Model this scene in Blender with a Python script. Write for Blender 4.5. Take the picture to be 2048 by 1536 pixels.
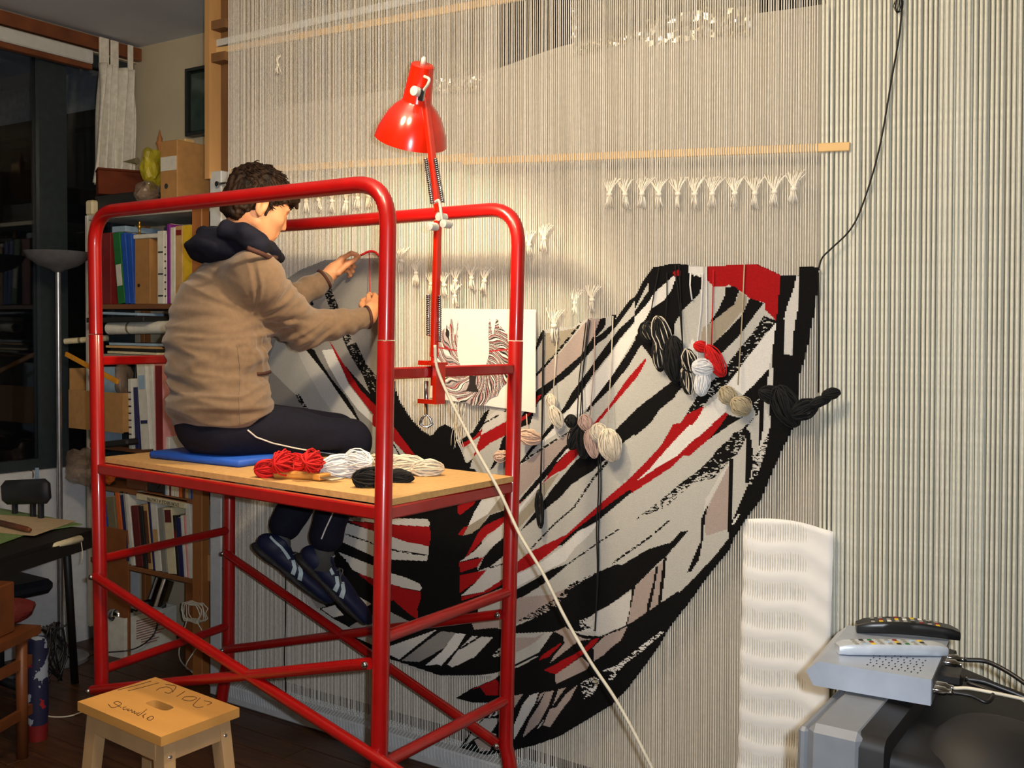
import bpy, math, random
import numpy as np
from mathutils import Vector, Matrix, noise as mnoise
for _o in list(bpy.data.objects): bpy.data.objects.remove(_o)
random.seed(7); rng = np.random.default_rng(7)
SC = bpy.context.scene; COL = SC.collection
# ------------------------------------------------------------------ camera
F = 2050.0; H = 1.53; RES = (2048, 1536)
_ya, _pi, _ro = [math.radians(a) for a in (33.6, 2.8, -0.8)]
FW = np.array([-math.sin(_ya)*math.cos(_pi), math.cos(_ya)*math.cos(_pi), -math.sin(_pi)])
_r0 = np.array([math.cos(_ya), math.sin(_ya), 0.0]); _d0 = np.cross(FW, _r0)
RX = math.cos(_ro)*_r0 + math.sin(_ro)*_d0; DY = -math.sin(_ro)*_r0 + math.cos(_ro)*_d0
CC = np.array([0.0, 0.0, H])
cam = bpy.data.cameras.new('camera'); camo = bpy.data.objects.new('camera', cam); COL.objects.link(camo)
camo.matrix_world = Matrix([[RX[i], -DY[i], -FW[i], CC[i]] for i in range(3)] + [[0, 0, 0, 1]])
cam.sensor_fit = 'HORIZONTAL'; cam.sensor_width = 36.0; cam.lens = 36.0*F/2048.0; cam.clip_start = 0.05; cam.clip_end = 60
SC.camera = camo
# ------------------------------------------------------------------ world, lights, exposure
SC.view_settings.view_transform = 'Standard'; SC.view_settings.look = 'None'
SC.view_settings.gamma = 1.0; SC.view_settings.use_curve_mapping = False; SC.view_settings.exposure = 0.08
W = bpy.data.worlds.new('night'); SC.world = W; W.use_nodes = True
W.node_tree.nodes['Background'].inputs[0].default_value = (0.35, 0.45, 0.65, 1)
W.node_tree.nodes['Background'].inputs[1].default_value = 0.018
def light(name, typ, loc, energy, color, size=0.1, target=None, **kw):
    l = bpy.data.lights.new(name, typ); l.energy = energy; l.color = color
    if typ == 'AREA': l.size = size
    else: l.shadow_soft_size = size
    for k, v in kw.items(): setattr(l, k, v)
    o = bpy.data.objects.new(name, l); COL.objects.link(o); o.location = loc
    if target is not None:
        o.rotation_euler = (Vector(target)-Vector(loc)).to_track_quat('-Z', 'Y').to_euler()
    return o
FLASH = CC + RX*0.055 - DY*0.03
light('camera_flash', 'SPOT', tuple(FLASH), 140, (0.91, 0.955, 1.0), 0.012, tuple(CC+FW*3), spot_size=1.75, spot_blend=0.9)
for _dx in (-0.22, 0.22): light('ceiling_lamp_light', 'POINT', (-1.50+_dx, 1.20, 2.62), 43, (1.0, 0.78, 0.50), 0.15)
# ------------------------------------------------------------------ picture -> place helpers
def ray(x, y): return FW + (x-1024)/F*RX + (y-768)/F*DY
def onplane(x, y, n, d):
    r = ray(x, y); n = np.array(n, float); t = (d-n@CC)/(n@r); return CC+t*r
def atY(x, y, v): return onplane(x, y, (0, 1, 0), v)
def atX(x, y, v): return onplane(x, y, (1, 0, 0), v)
def atZ(x, y, v): return onplane(x, y, (0, 0, 1), v)
def atD(x, y, t): return CC + t*ray(x, y)
# ------------------------------------------------------------------ materials
def lin(c):
    return tuple(((v/255)/12.92 if v/255 <= 0.04045 else ((v/255+0.055)/1.055)**2.4) for v in c[:3]) + (1.0,)
MATS = {}
def mat(name, rgb, rough=0.6, metal=0.0, vary=0.08, scale=30.0, bump=0.0, bscale=200.0, kind='noise', stretch=(1, 1, 1), emit=None, spec=0.5, trans=0.0, alpha=1.0, coat=0.0, sheen=0.0, rgb2=None):
    if name in MATS: return MATS[name]
    m = bpy.data.materials.new(name); m.use_nodes = True; nt = m.node_tree; N = nt.nodes; Lk = nt.links
    b = N['Principled BSDF']; c = lin(rgb)
    b.inputs['Roughness'].default_value = rough; b.inputs['Metallic'].default_value = metal
    b.inputs['Specular IOR Level'].default_value = spec
    if trans: b.inputs['Transmission Weight'].default_value = trans
    if alpha < 1: b.inputs['Alpha'].default_value = alpha
    if coat: b.inputs['Coat Weight'].default_value = coat; b.inputs['Coat Roughness'].default_value = 0.08
    if sheen: b.inputs['Sheen Weight'].default_value = sheen; b.inputs['Sheen Roughness'].default_value = 0.5
    tc = N.new('ShaderNodeTexCoord'); mp = N.new('ShaderNodeMapping'); mp.inputs['Scale'].default_value = stretch
    Lk.new(tc.outputs['Object'], mp.inputs['Vector'])
    if kind == 'wave':
        t = N.new('ShaderNodeTexWave'); t.inputs['Scale'].default_value = scale; t.inputs['Distortion'].default_value = 6; t.inputs['Detail'].default_value = 3; fac = t.outputs['Fac']
    else:
        t = N.new('ShaderNodeTexNoise'); t.inputs['Scale'].default_value = scale; t.inputs['Detail'].default_value = 4; fac = t.outputs['Fac']
    Lk.new(mp.outputs[0], t.inputs['Vector'])
    r = N.new('ShaderNodeValToRGB'); lo = lin(rgb2) if rgb2 else tuple(v*(1-vary*2) for v in c[:3])+(1,)
    hi = c if rgb2 else tuple(min(1, v*(1+vary)) for v in c[:3])+(1,)
    r.color_ramp.elements[0].position = 0.3; r.color_ramp.elements[1].position = 0.7
    r.color_ramp.elements[0].color = lo; r.color_ramp.elements[1].color = hi
    Lk.new(fac, r.inputs[0]); Lk.new(r.outputs[0], b.inputs['Base Color'])
    if bump:
        n2 = N.new('ShaderNodeTexNoise'); n2.inputs['Scale'].default_value = bscale; n2.inputs['Detail'].default_value = 3
        Lk.new(mp.outputs[0], n2.inputs['Vector'])
        bp = N.new('ShaderNodeBump'); bp.inputs['Strength'].default_value = bump; bp.inputs['Distance'].default_value = 0.003
        Lk.new(n2.outputs['Fac'], bp.inputs['Height']); Lk.new(bp.outputs[0], b.inputs['Normal'])
    if emit:
        b.inputs['Emission Color'].default_value = lin(emit[0]); b.inputs['Emission Strength'].default_value = emit[1]
    MATS[name] = m; return m
# ------------------------------------------------------------------ mesh builder
def V3(p): return np.array(p, float)
class MB:
    def __init__(s): s.v = []; s.f = []; s.mi = []
    def add(s, vs, fs, mi=0):
        o = len(s.v); s.v.extend([tuple(map(float, v)) for v in vs]); s.f.extend([tuple(i+o for i in f) for f in fs]); s.mi.extend([mi]*len(fs)); return s
    def box(s, lo, hi, mi=0, bev=0.0):
        lo = V3(lo); hi = V3(hi)
        if bev <= 0:
            x0, y0, z0 = lo; x1, y1, z1 = hi
            s.add([(x0,y0,z0),(x1,y0,z0),(x1,y1,z0),(x0,y1,z0),(x0,y0,z1),(x1,y0,z1),(x1,y1,z1),(x0,y1,z1)],
                  [(0,3,2,1),(4,5,6,7),(0,1,5,4),(1,2,6,5),(2,3,7,6),(3,0,4,7)], mi)
        else: s.obox((lo+hi)/2, (1,0,0), (0,1,0), (hi-lo), mi, bev)
        return s
    def obox(s, c, ax, ay, size, mi=0, bev=0.0):
        c = V3(c); ax = V3(ax)/np.linalg.norm(ax); ay = V3(ay); ay = ay-ax*(ax@ay); ay /= np.linalg.norm(ay); az = np.cross(ax, ay)
        hx, hy, hz = V3(size)/2
        b = min(bev, hx*0.9, hy*0.9, hz*0.9)
        if b <= 0:
            P = [c+ax*hx*i+ay*hy*j+az*hz*k for k in (-1,1) for (i,j) in ((-1,-1),(1,-1),(1,1),(-1,1))]
            s.add(P, [(0,3,2,1),(4,5,6,7),(0,1,5,4),(1,2,6,5),(2,3,7,6),(3,0,4,7)], mi); return s
        # chamfered box: 24 verts
        P = []; idx = {}
        for i in (-1,1):
            for j in (-1,1):
                for k in (-1,1):
                    for a in range(3):
                        q = [i*hx, j*hy, k*hz]
                        for t in range(3):
                            if t != a: q[t] -= (i,j,k)[t]*b
                        idx[(i,j,k,a)] = len(P); P.append(c+ax*q[0]+ay*q[1]+az*q[2])
        Fc = []
        def orient(f):
            p = [P[t] for t in f]; n = np.cross(p[1]-p[0], p[2]-p[0]); m = sum(p)/len(p)-c
            return f if n@m > 0 else f[::-1]
        for a in range(3):
            for sg in (-1,1):
                o = [t for t in range(3) if t != a]; f = []
                for (u, w) in ((-1,-1),(1,-1),(1,1),(-1,1)):
                    q = [0,0,0]; q[a] = sg; q[o[0]] = u; q[o[1]] = w; f.append(idx[(*q, a)])
                Fc.append(orient(f))
        for a in range(3):
            o = [t for t in range(3) if t != a]
            for u in (-1,1):
                for w in (-1,1):
                    f = []
                    for (e, A) in ((-1,o[0]),(1,o[0]),(1,o[1]),(-1,o[1])):
                        q = [0,0,0]; q[a] = e; q[o[0]] = u; q[o[1]] = w; f.append(idx[(*q, A)])
                    Fc.append(orient(f))
        for i in (-1,1):
            for j in (-1,1):
                for k in (-1,1): Fc.append(orient([idx[(i,j,k,a)] for a in range(3)]))
        s.add(P, Fc, mi); return s
    def tube(s, pts, r, seg=10, mi=0, caps=True, flat=None, closed=False):
        pts = [V3(p) for p in pts]; n = len(pts)
        rr = [r]*n if np.isscalar(r) else list(r)
        T = []
        for i in range(n):
            if closed: t = pts[(i+1) % n]-pts[i-1]
            else: t = pts[min(i+1, n-1)]-pts[max(i-1, 0)]
            l = np.linalg.norm(t); T.append(t/l if l > 1e-12 else V3((0,0,1)))
        u = np.cross(T[0], (0,0,1))
        if np.linalg.norm(u) < 1e-4: u = np.cross(T[0], (0,1,0))
        u /= np.linalg.norm(u); vs = []
        for i in range(n):
            u = u-T[i]*(u@T[i]); u /= max(1e-9, np.linalg.norm(u)); w = np.cross(T[i], u)
            for k in range(seg):
                a = 2*math.pi*k/seg; fu, fw = (1, 1) if flat is None else flat
                vs.append(pts[i]+(u*math.cos(a)*fu+w*math.sin(a)*fw)*rr[i])
        fs = []
        for i in range(n if closed else n-1):
            for k in range(seg):
                a = i*seg+k; b = i*seg+(k+1) % seg; j = ((i+1) % n)*seg
                fs.append((a, b, j+(k+1) % seg, j+k))
        if caps and not closed:
            fs.append(tuple(range(seg))[::-1]); fs.append(tuple((n-1)*seg+k for k in range(seg)))
        s.add(vs, fs, mi); return s
    def lathe(s, base, axis, prof, seg=24, mi=0, close=False):
        base = V3(base); ax = V3(axis)/np.linalg.norm(axis)
        u = np.cross(ax, (0,0,1))
        if np.linalg.norm(u) < 1e-4: u = np.cross(ax, (0,1,0))
        u /= np.linalg.norm(u); w = np.cross(ax, u); vs = []
        for (r, h) in prof:
            for k in range(seg):
                a = 2*math.pi*k/seg; vs.append(base+ax*h+(u*math.cos(a)+w*math.sin(a))*r)
        fs = []; n = len(prof)
        for i in range(n-1):
            for k in range(seg): fs.append((i*seg+k, i*seg+(k+1) % seg, (i+1)*seg+(k+1) % seg, (i+1)*seg+k))
        fs.append(tuple(range(seg))[::-1]); fs.append(tuple((n-1)*seg+k for k in range(seg)))
        if close: fs = fs[:-2]; fs += [((n-1)*seg+k, (n-1)*seg+(k+1) % seg, (k+1) % seg, k) for k in range(seg)]
        s.add(vs, fs, mi); return s
    def prism(s, poly, ext, mi=0):
        poly = [V3(p) for p in poly]; e = V3(ext); n = len(poly)
        nn = sum(np.cross(poly[i], poly[(i+1) % n]) for i in range(n))
        if nn@e > 0: poly = poly[::-1]
        s.add(poly+[p+e for p in poly], [tuple(range(n)), tuple(range(2*n-1, n-1, -1))]+[(i, i+n, (i+1) % n+n, (i+1) % n) for i in range(n)], mi); return s
    def grid(s, P, mi=0, wrap=False):
        a = len(P); b = len(P[0]); s.add([p for row in P for p in row], [(i*b+j, i*b+(j+1) % b, (i+1)*b+(j+1) % b, (i+1)*b+j) for i in range(a-1) for j in range(b if wrap else b-1)], mi); return s
    def build(s, name, m, parent=None, smooth=False, org=None, angle=None):
        me = bpy.data.meshes.new(name)
        off = V3(parent_world(parent)) if parent is not None else (V3(org) if org is not None else V3((0,0,0)))
        me.from_pydata([tuple(V3(v)-off) for v in s.v], [], s.f)
        ms = m if isinstance(m, (list, tuple)) else [m]
        for q in ms: me.materials.append(MATS[q] if isinstance(q, str) else q)
        if len(ms) > 1: me.polygons.foreach_set('material_index', s.mi)
        if smooth: me.polygons.foreach_set('use_smooth', [True]*len(me.polygons))
        me.update()
        if smooth and angle is not None: me.set_sharp_from_angle(angle=math.radians(angle))
        o = bpy.data.objects.new(name, me); COL.objects.link(o)
        if parent is not None: o.parent = parent
        elif org is not None: o.location = tuple(off)
        return o
def parent_world(o):
    p = V3((0,0,0))
    while o is not None: p = p+V3(o.location); o = o.parent
    return p
def tag(o, label=None, cat=None, group=None, kind=None):
    if label: o['label'] = label
    if cat: o['category'] = cat
    if group: o['group'] = group
    if kind: o['kind'] = kind
    return o
def thing(name, label, cat, loc, group=None):
    o = bpy.data.objects.new(name, None); COL.objects.link(o); o.location = tuple(map(float, loc)); o.empty_display_size = 0.05
    return tag(o, label, cat, group)
def struct(o): o['kind'] = 'structure'; return o
def spline(P, n=8):
    P = [V3(p) for p in P]; Q = [2*P[0]-P[1]]+P+[2*P[-1]-P[-2]]; out = []
    for i in range(1, len(Q)-2):
        p0, p1, p2, p3 = Q[i-1:i+3]
        for k in range(n):
            t = k/n; out.append(0.5*((2*p1)+(p2-p0)*t+(2*p0-5*p1+4*p2-p3)*t*t+(3*p1-p0-3*p2+p3)*t**3))
    out.append(P[-1]); return out
def textobj(name, s, size, m, parent, loc, rot=None, mtx=None, ext=0.0004):
    cu = bpy.data.curves.new(name, 'FONT'); cu.body = s; cu.size = size; cu.extrude = ext; cu.align_x = 'CENTER'; cu.align_y = 'CENTER'
    t = bpy.data.objects.new(name+'_tmp', cu); COL.objects.link(t)
    bpy.context.view_layer.update(); me = bpy.data.meshes.new_from_object(t.evaluated_get(bpy.context.evaluated_depsgraph_get()))
    bpy.data.objects.remove(t); me.materials.clear(); me.materials.append(MATS[m] if isinstance(m, str) else m)
    off = parent_world(parent)
    M = mtx if mtx is not None else Matrix.LocRotScale(Vector(loc), rot, None)
    me.transform(Matrix.Translation(Vector(tuple(-off))) @ M)
    o = bpy.data.objects.new(name, me); COL.objects.link(o); o.parent = parent; return o
# ------------------------------------------------------------------ the room
D = 2.86          # plane of the warp
YW, XL, ZC = 3.30, -4.48, 2.94
mat('floor_wood', (74, 44, 24), 0.45, vary=0.25, scale=6, stretch=(1, 8, 8), kind='noise')
mat('floor_gap', (26, 16, 10), 0.8)
mat('ceiling_paint', (200, 203, 212), 0.9, vary=0.03, scale=4)
mat('wall_paint', (196, 184, 158), 0.9, vary=0.04, scale=5, bump=0.1, bscale=120)
mat('wall_white', (200, 203, 208), 0.85, vary=0.04)
mat('dark_frame', (40, 50, 55), 0.5, vary=0.1)
mat('reflected_band', (170, 172, 178), 0.9, vary=0.1)
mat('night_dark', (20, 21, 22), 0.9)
mat('rail_wood', (118, 66, 38), 0.45, vary=0.15, scale=12)
mat('rail_white', (200, 202, 200), 0.35, vary=0.03)
mat('pine', (196, 152, 98), 0.55, vary=0.14, scale=9, stretch=(1, 1, 0.12))
mat('dark_pine', (128, 92, 58), 0.6, vary=0.2, scale=9, stretch=(1, 1, 0.12))
mat('stick_wood', (222, 184, 124), 0.5, vary=0.08, scale=12, stretch=(0.1, 1, 1))
mat('loom_white', (196, 200, 204), 0.5, vary=0.05)
mat('black_plastic', (22, 22, 24), 0.4)
mat('steel', (190, 192, 196), 0.22, 1.0, vary=0.03)
struct(MB().box((-6, -2.2, -0.06), (2.7, YW+0.2, -0.012)).build('floor', 'floor_gap'))
fl = bpy.data.objects['floor']
pm = {}
row = 0
y = 0.9
while y < YW-0.01:
    x = -4.5 + (row % 3)*0.37
    y1 = min(y+0.118, YW)
    segs = [-4.48]
    while x+1.1 < -1.2: x += 1.1; segs.append(x)
    segs.append(-1.2)
    for a, b in zip(segs[:-1], segs[1:]):
        if b-a > 0.06: MB().box((a+0.0015, y+0.0015, -0.012), (b-0.0015, y1-0.0015, 0.0), bev=0.0015).build('plank', 'floor_wood', fl)
    y += 0.118; row += 1
struct(MB().box((-6, -2.2, ZC), (2.7, YW+0.2, ZC+0.08)).build('ceiling', 'ceiling_paint'))
struct(MB().box((XL-0.2, YW, -0.05), (2.7, YW+0.12, ZC+0.05)).build('wall_back', 'wall_paint'))
struct(MB().box((2.5, -2.2, -0.05), (2.6, YW, ZC)).build('wall_right', 'wall_paint'))
struct(MB().box((-6, -2.2, -0.05), (2.6, -2.1, ZC)).build('wall_rear', 'wall_paint'))
SILL = 0.86
struct(MB().box((XL-0.12, -2.2, -0.05), (XL, YW, SILL)).build('wall_left', 'wall_white'))
struct(MB().box((XL-0.12, -2.2, 2.86), (XL, YW, ZC)).build('trim_1', 'wall_paint'))
# window: frame, mullions, panes
win = bpy.data.objects.new('window_1', None); COL.objects.link(win); win.location = (XL-0.06, 0, SILL); struct(win)
g = MB(); g.box((XL-0.09, -2.1, SILL), (XL-0.03, YW, SILL+0.05)); g.box((XL-0.09, -2.1, 2.80), (XL-0.03, YW, 2.86)); g.build('window_frame', 'dark_frame', win)
m0, m1 = atX(76, 600, XL-0.05)[1], atX(131, 600, XL-0.05)[1]
for a, b in ((m0, m1), (m0-1.3, m1-1.3), (m0-2.6, m1-2.6), (3.18, 3.30)):
    MB().box((XL-0.085, a, SILL+0.05), (XL-0.03, b, 2.80)).build('window_mullion', 'dark_frame', win)
gm = bpy.data.materials.new('window_glass'); gm.use_nodes = True; nt = gm.node_tree; nt.nodes.remove(nt.nodes['Principled BSDF'])
tr = nt.nodes.new('ShaderNodeBsdfTransparent'); tr.inputs[0].default_value = (0.85, 0.88, 0.9, 1); gl = nt.nodes.new('ShaderNodeBsdfGlossy'); gl.inputs['Roughness'].default_value = 0.02
fr = nt.nodes.new('ShaderNodeFresnel'); fr.inputs[0].default_value = 1.5; mx = nt.nodes.new('ShaderNodeMixShader')
nt.links.new(fr.outputs[0], mx.inputs[0]); nt.links.new(tr.outputs[0], mx.inputs[1]); nt.links.new(gl.outputs[0], mx.inputs[2]); nt.links.new(mx.outputs[0], nt.nodes['Material Output'].inputs[0])
MATS['window_glass'] = gm
for a, b in ((m1, 3.18), (m1-1.3, m0), (m1-2.6, m0-1.3)):
    MB().box((XL-0.064, a, SILL+0.05), (XL-0.058, b, 2.80)).build('pane', 'window_glass', win)
# wall and lintel added outside for the room's reflection in the dark glass
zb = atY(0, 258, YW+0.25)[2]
ow = struct(MB().box((-8.5, YW+0.22, zb), (XL-0.13, YW+0.3, 3.4)).build('wall_reflected', 'reflected_band'))
struct(MB().box((-8.5, YW+0.2, zb-0.09), (XL-0.13, YW+0.3, zb)).build('trim_2', mat('reflected_edge', (48, 38, 32), 0.8)))
struct(MB().box((-8.5, YW+0.28, -0.3), (XL-0.13, YW+0.34, zb)).build('wall_reflected_lower', 'night_dark'))
# curtain rail (wood + white track) along the window wall
g = MB(); g.box((XL, -2.1, 2.865), (XL+0.045, YW-0.01, 2.925)); rl = g.build('curtain_rail', 'rail_wood', org=None)
tag(rl, 'brown wooden curtain rail with a white track below the ceiling', 'curtain rail')
MB().box((XL+0.002, -2.1, 2.79), (XL+0.05, 3.02, 2.855), bev=0.006).build('track', 'rail_white', rl)
MB().box((XL+0.002, -2.1, 2.765), (XL+0.04, 3.02, 2.79), bev=0.003).build('lower_strip', 'rail_wood', rl)
# ------------------------------------------------------------------ loom
lo = thing('tapestry_loom', 'tall wooden loom strung from floor to ceiling with pale warp threads', 'loom', (-3.35, D, 0))
def PX(x, y, off=0.0): return atY(x, y, D+off)
xa, xb = PX(421, 200)[0], PX(457, 200)[0]; zsp = PX(440, 358)[2]
g = MB(); g.box((xa, D-0.03, zsp), (xa+0.028, D+0.07, 2.93)); g.build('post', 'pine', lo); MB().box((xa+0.028, D+0.03, zsp), (xb, D+0.07, 2.93)).build('post_backing', 'dark_pine', lo)
for z in (PX(440, 45)[2], PX(440, 110)[2]): MB().box((xa+0.028, D-0.02, z-0.03), (xb, D+0.03, z+0.005)).build('post_block', 'dark_pine', lo)
xc, xd = PX(427, 1000)[0], PX(450, 1000)[0]
g = MB(); g.box((xc, D-0.02, 0), (xd, D+0.05, zsp+0.03), bev=0.004); g.build('lower_post', 'loom_white', lo)
g = MB(); g.tube([PX(432, 369, -0.025), PX(452, 366, -0.025)], 0.006, 8); g.lathe(PX(436, 368, -0.03), (0, -1, 0), [(0.011, 0), (0.011, 0.008)], 10); g.build('bolt', 'steel', lo, True, angle=40)
xr0 = -3.30; xr1 = 0.25
g = MB(); g.box((xd, D-0.05, 0.0), (xr1, D+0.05, 0.075), bev=0.006); g.build('warp_beam', 'loom_white', lo)
g = MB(); g.box((xa, D-0.06, 2.885), (xr1, D+0.06, 2.938), bev=0.006); g.build('top_beam', 'pine', lo)
g = MB(); g.box((xr1-0.08, D-0.03, 0), (xr1, D+0.07, 2.93)); g.build('post', 'pine', lo)
# lacing on the bottom beam
g = MB(); x = xr0
mat('warp_cotton', (238, 234, 224), 0.85, vary=0.06, scale=60)
mat('warp_flash_tint', (226, 226, 214), 0.85, vary=0.05, scale=60)  # greener grey of flash light without the lamp, put into the thread colour
while x < -1.2:
    g.tube([(x, D-0.001, 0.10), (x, D-0.051, 0.078), (x+0.004, D-0.052, 0.05), (x+0.008, D-0.052, 0.03)], 0.0016, 4); x += 0.0148
o = g.build('beam_lacing', 'loom_white', lo); o['kind'] = 'stuff'
XT = PX(1640, 600)[0]
# fine warp: two layers
LEAN = 0.021
def lean(x, z): return x-LEAN*min(1.25, max(0.0, (x-xr0)/(XT-xr0)))*(z-1.35)
def warp(x0, x1, pitch, rad, y, name, jit):
    n = int((x1-x0)/pitch); vs = []; fs = []
    for i in range(n+1):
        x = x0+i*pitch+random.uniform(-jit, jit)*pitch; r = rad*random.uniform(0.85, 1.1); b = len(vs)
        for z in (0.05, 2.90):
            for (dx, dy) in ((0, -1), (0.87, 0.0), (0, 1), (-0.87, 0.0)): vs.append((lean(x, z)+dx*r, y+dy*r, z))
        for k in range(4): fs.append((b+k, b+(k+1) % 4, b+4+(k+1) % 4, b+4+k))
    m = MB(); m.v = vs; m.f = fs; m.mi = [0]*len(fs)
    o = m.build(name, 'warp_cotton', lo, True); o['kind'] = 'stuff'; return o
warp(xr0, XT, 0.0074, 0.0020, D, 'warp_threads', 0.10)
warp(xr0+0.003, XT, 0.0222, 0.0012, D+0.026, 'rear_warp_threads', 0.3)
# the nearer, coarser warp on the right: each thread a part
me = None; XST = PX(1704, 293)[0]+0.02
x = XT+0.006; k = 0
while x < 0.16:
    r = 0.0043
    if me is None:
        g = MB(); g.tube([(LEAN*1.1*1.30, 0, 0.05), (-LEAN*1.1*1.55, 0, 2.90)], r, 6, caps=False); t = g.build('warp_thread', 'warp_flash_tint', None, True); me = t.data
        t.parent = lo
    else:
        t = bpy.data.objects.new('warp_thread', me); COL.objects.link(t); t.parent = lo
    t.location = (x-lo.location.x, (0.0 if k % 2 == 0 else 0.004) if x > XST else 0.018, 0)
    k += 1
    x += (0.0125 if k % 3 else 0.0150)+random.uniform(-0.0012, 0.0012)
vs = MB(); x = XT+0.012
while x < 0.16:
    vs.tube([(lean(x, 0.05), D+0.03, 0.05), (lean(x, 2.9), D+0.03, 2.90)], 0.0034, 4, caps=False); x += 0.0131+random.uniform(-0.002, 0.002)
o = vs.build('rear_warp_threads', 'warp_flash_tint', lo, True); o['kind'] = 'stuff'
# lease sticks
def stick(p0, p1, h, t, name, m, label):
    p0, p1 = V3(p0), V3(p1); g = MB(); g.obox((p0+p1)/2, p1-p0, (0, 1, 0), (np.linalg.norm(p1-p0), t, h), bev=0.002)
    return tag(g.build(name, m, org=(p0+p1)/2), label, 'stick')
a = PX(428, 88, 0.013); b = PX(820, 1, 0.013); stick(a, a+(b-a)*2.0, 0.028, 0.012, 'lease_rod', 'rail_white', 'long white rod threaded through the top left of the warp')
a = PX(424, 104, 0.013); b = PX(970, 6, 0.013); stick(a, a+(b-a)*1.6, 0.026, 0.012, 'lease_stick', 'stick_wood', 'pale wooden stick in the warp just below the white rod')
stick(PX(460, 343, 0.013), PX(946, 314, 0.013), 0.026, 0.008, 'lease_stick', 'stick_wood', 'shorter pale wooden stick behind the red lamp, left of the long one')
stick(PX(925, 323, 0.0075), PX(1700, 293, 0.0075), 0.024, 0.008, 'lease_stick', 'stick_wood', 'long flat wooden stick across the warp above the row of tassels')
# cartoon sheet hung behind the warp
mat('cartoon_paper', (188, 180, 164), 0.8, vary=0.03, scale=3, bump=0.15, bscale=12)
top = [PX(x, y, 0.075) for x, y in ((470, 226), (607, 205), (742, 188), (1000, 136), (1142, 88), (1500, 28), (1636, 8))]
P = []
for i in range(40):
    X = top[0][0]+(XT-0.004-top[0][0])*i/39; zt = np.interp(X, [q[0] for q in top], [q[2] for q in top])
    P.append([(lean(X, z), D+0.075+0.006*math.sin(X*5.1)+0.004*math.sin(z*3.7+X*9), z) for z in np.linspace(0.1, zt, 30)])
tag(MB().grid(P).build('cartoon_sheet', 'cartoon_paper', org=None, smooth=True), 'large cream paper sheet hanging close behind the warp', 'paper sheet')
mat('gap_light_grey', (204, 204, 192), 0.85, vary=0.04, scale=4)  # sheet added behind the right-hand warp so its gaps look lighter
P = [[(lean(X, z), D+0.13+0.008*math.sin(X*4+z), z) for z in np.linspace(0.1, 2.86, 20)] for X in np.linspace(XT-0.012, 0.2, 16)]
tag(MB().grid(P).build('gap_light_sheet', 'gap_light_grey', org=None, smooth=True), 'grey sheet added behind the coarse warp on the right to lighten its gaps', 'paper sheet')
# dark framed pictures on the wall seen through the warp at the top
def wallpic(px0, px1, py, label):
    x0, x1 = atY(px0, 60, YW-0.02)[0], atY(px1, 60, YW-0.02)[0]; zb = atY((px0+px1)/2, py, YW-0.02)[2]
    t = thing('framed_picture', label, 'picture', ((x0+x1)/2, YW-0.012, zb))
    g = MB(); w = 0.02
    for (a, b, c, d) in ((x0, x1, zb, zb+w), (x0, x1, ZC-0.06-w, ZC-0.06), (x0, x0+w, zb+w, ZC-0.06-w), (x1-w, x1, zb+w, ZC-0.06-w)): g.box((a, YW-0.03, c), (b, YW, d))
    g.build('frame', mat('pic_frame', (40, 30, 24), 0.5), t)
    MB().box((x0+w, YW-0.012, zb+w), (x1-w, YW, ZC-0.06-w)).build('canvas', mat('pic_dark', (20, 14, 11), 0.8, vary=0.3, scale=9), t)
wallpic(1003, 1141, 150, 'dark brown picture on the wall behind the warp, above the lamp')
wallpic(1520, 1634, 52, 'dark brown picture on the wall behind the warp, top right')
# strips of crinkled clear tape along the sheet's edge
tm = mat('clear_tape', (255, 250, 235), 0.22, metal=1.0, vary=0.0, alpha=0.6)
def tape(pts, wdt, label, seed):
    r = random.Random(seed); P = []
    pts = spline(pts, 14)
    for i, p in enumerate(pts):
        row = []
        for j in range(7):
            q = p+V3((0, 0, 1))*(j/6-0.5)*wdt if abs(pts[-1][2]-pts[0][2]) < abs(pts[-1][0]-pts[0][0]) else p+V3((1, 0, 0))*(j/6-0.5)*wdt
            row.append(q+V3((0, r.uniform(-0.008, 0.008), r.uniform(-0.004, 0.004))))
        P.append(row)
    tag(MB().grid(P).build('clear_tape', 'clear_tape', org=pts[0]), label, 'tape')
tape([PX(1290, 66, 0.06), PX(1400, 48, 0.06), PX(1502, 42, 0.06)], 0.085, 'crinkled clear tape glinting along the top edge of the paper sheet', 3)
tape([PX(1146, 104, 0.06), PX(1220, 84, 0.06), PX(1290, 66, 0.06)], 0.03, 'narrow clear tape glinting right of the dark picture', 8)
tape([PX(1147, 0, 0.06), PX(1148, 50, 0.06), PX(1150, 112, 0.06)], 0.022, 'upright clear tape strip beside the dark picture edge', 4)
tape([PX(1408, 0, 0.06), PX(1407, 20, 0.06), PX(1405, 42, 0.06)], 0.024, 'short upright clear tape strip at the top of the warp', 5)
tape([PX(862, 172, 0.06), PX(910, 170, 0.06), PX(960, 166, 0.06)], 0.05, 'clear tape glinting just right of the red lamp head', 6)
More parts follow.
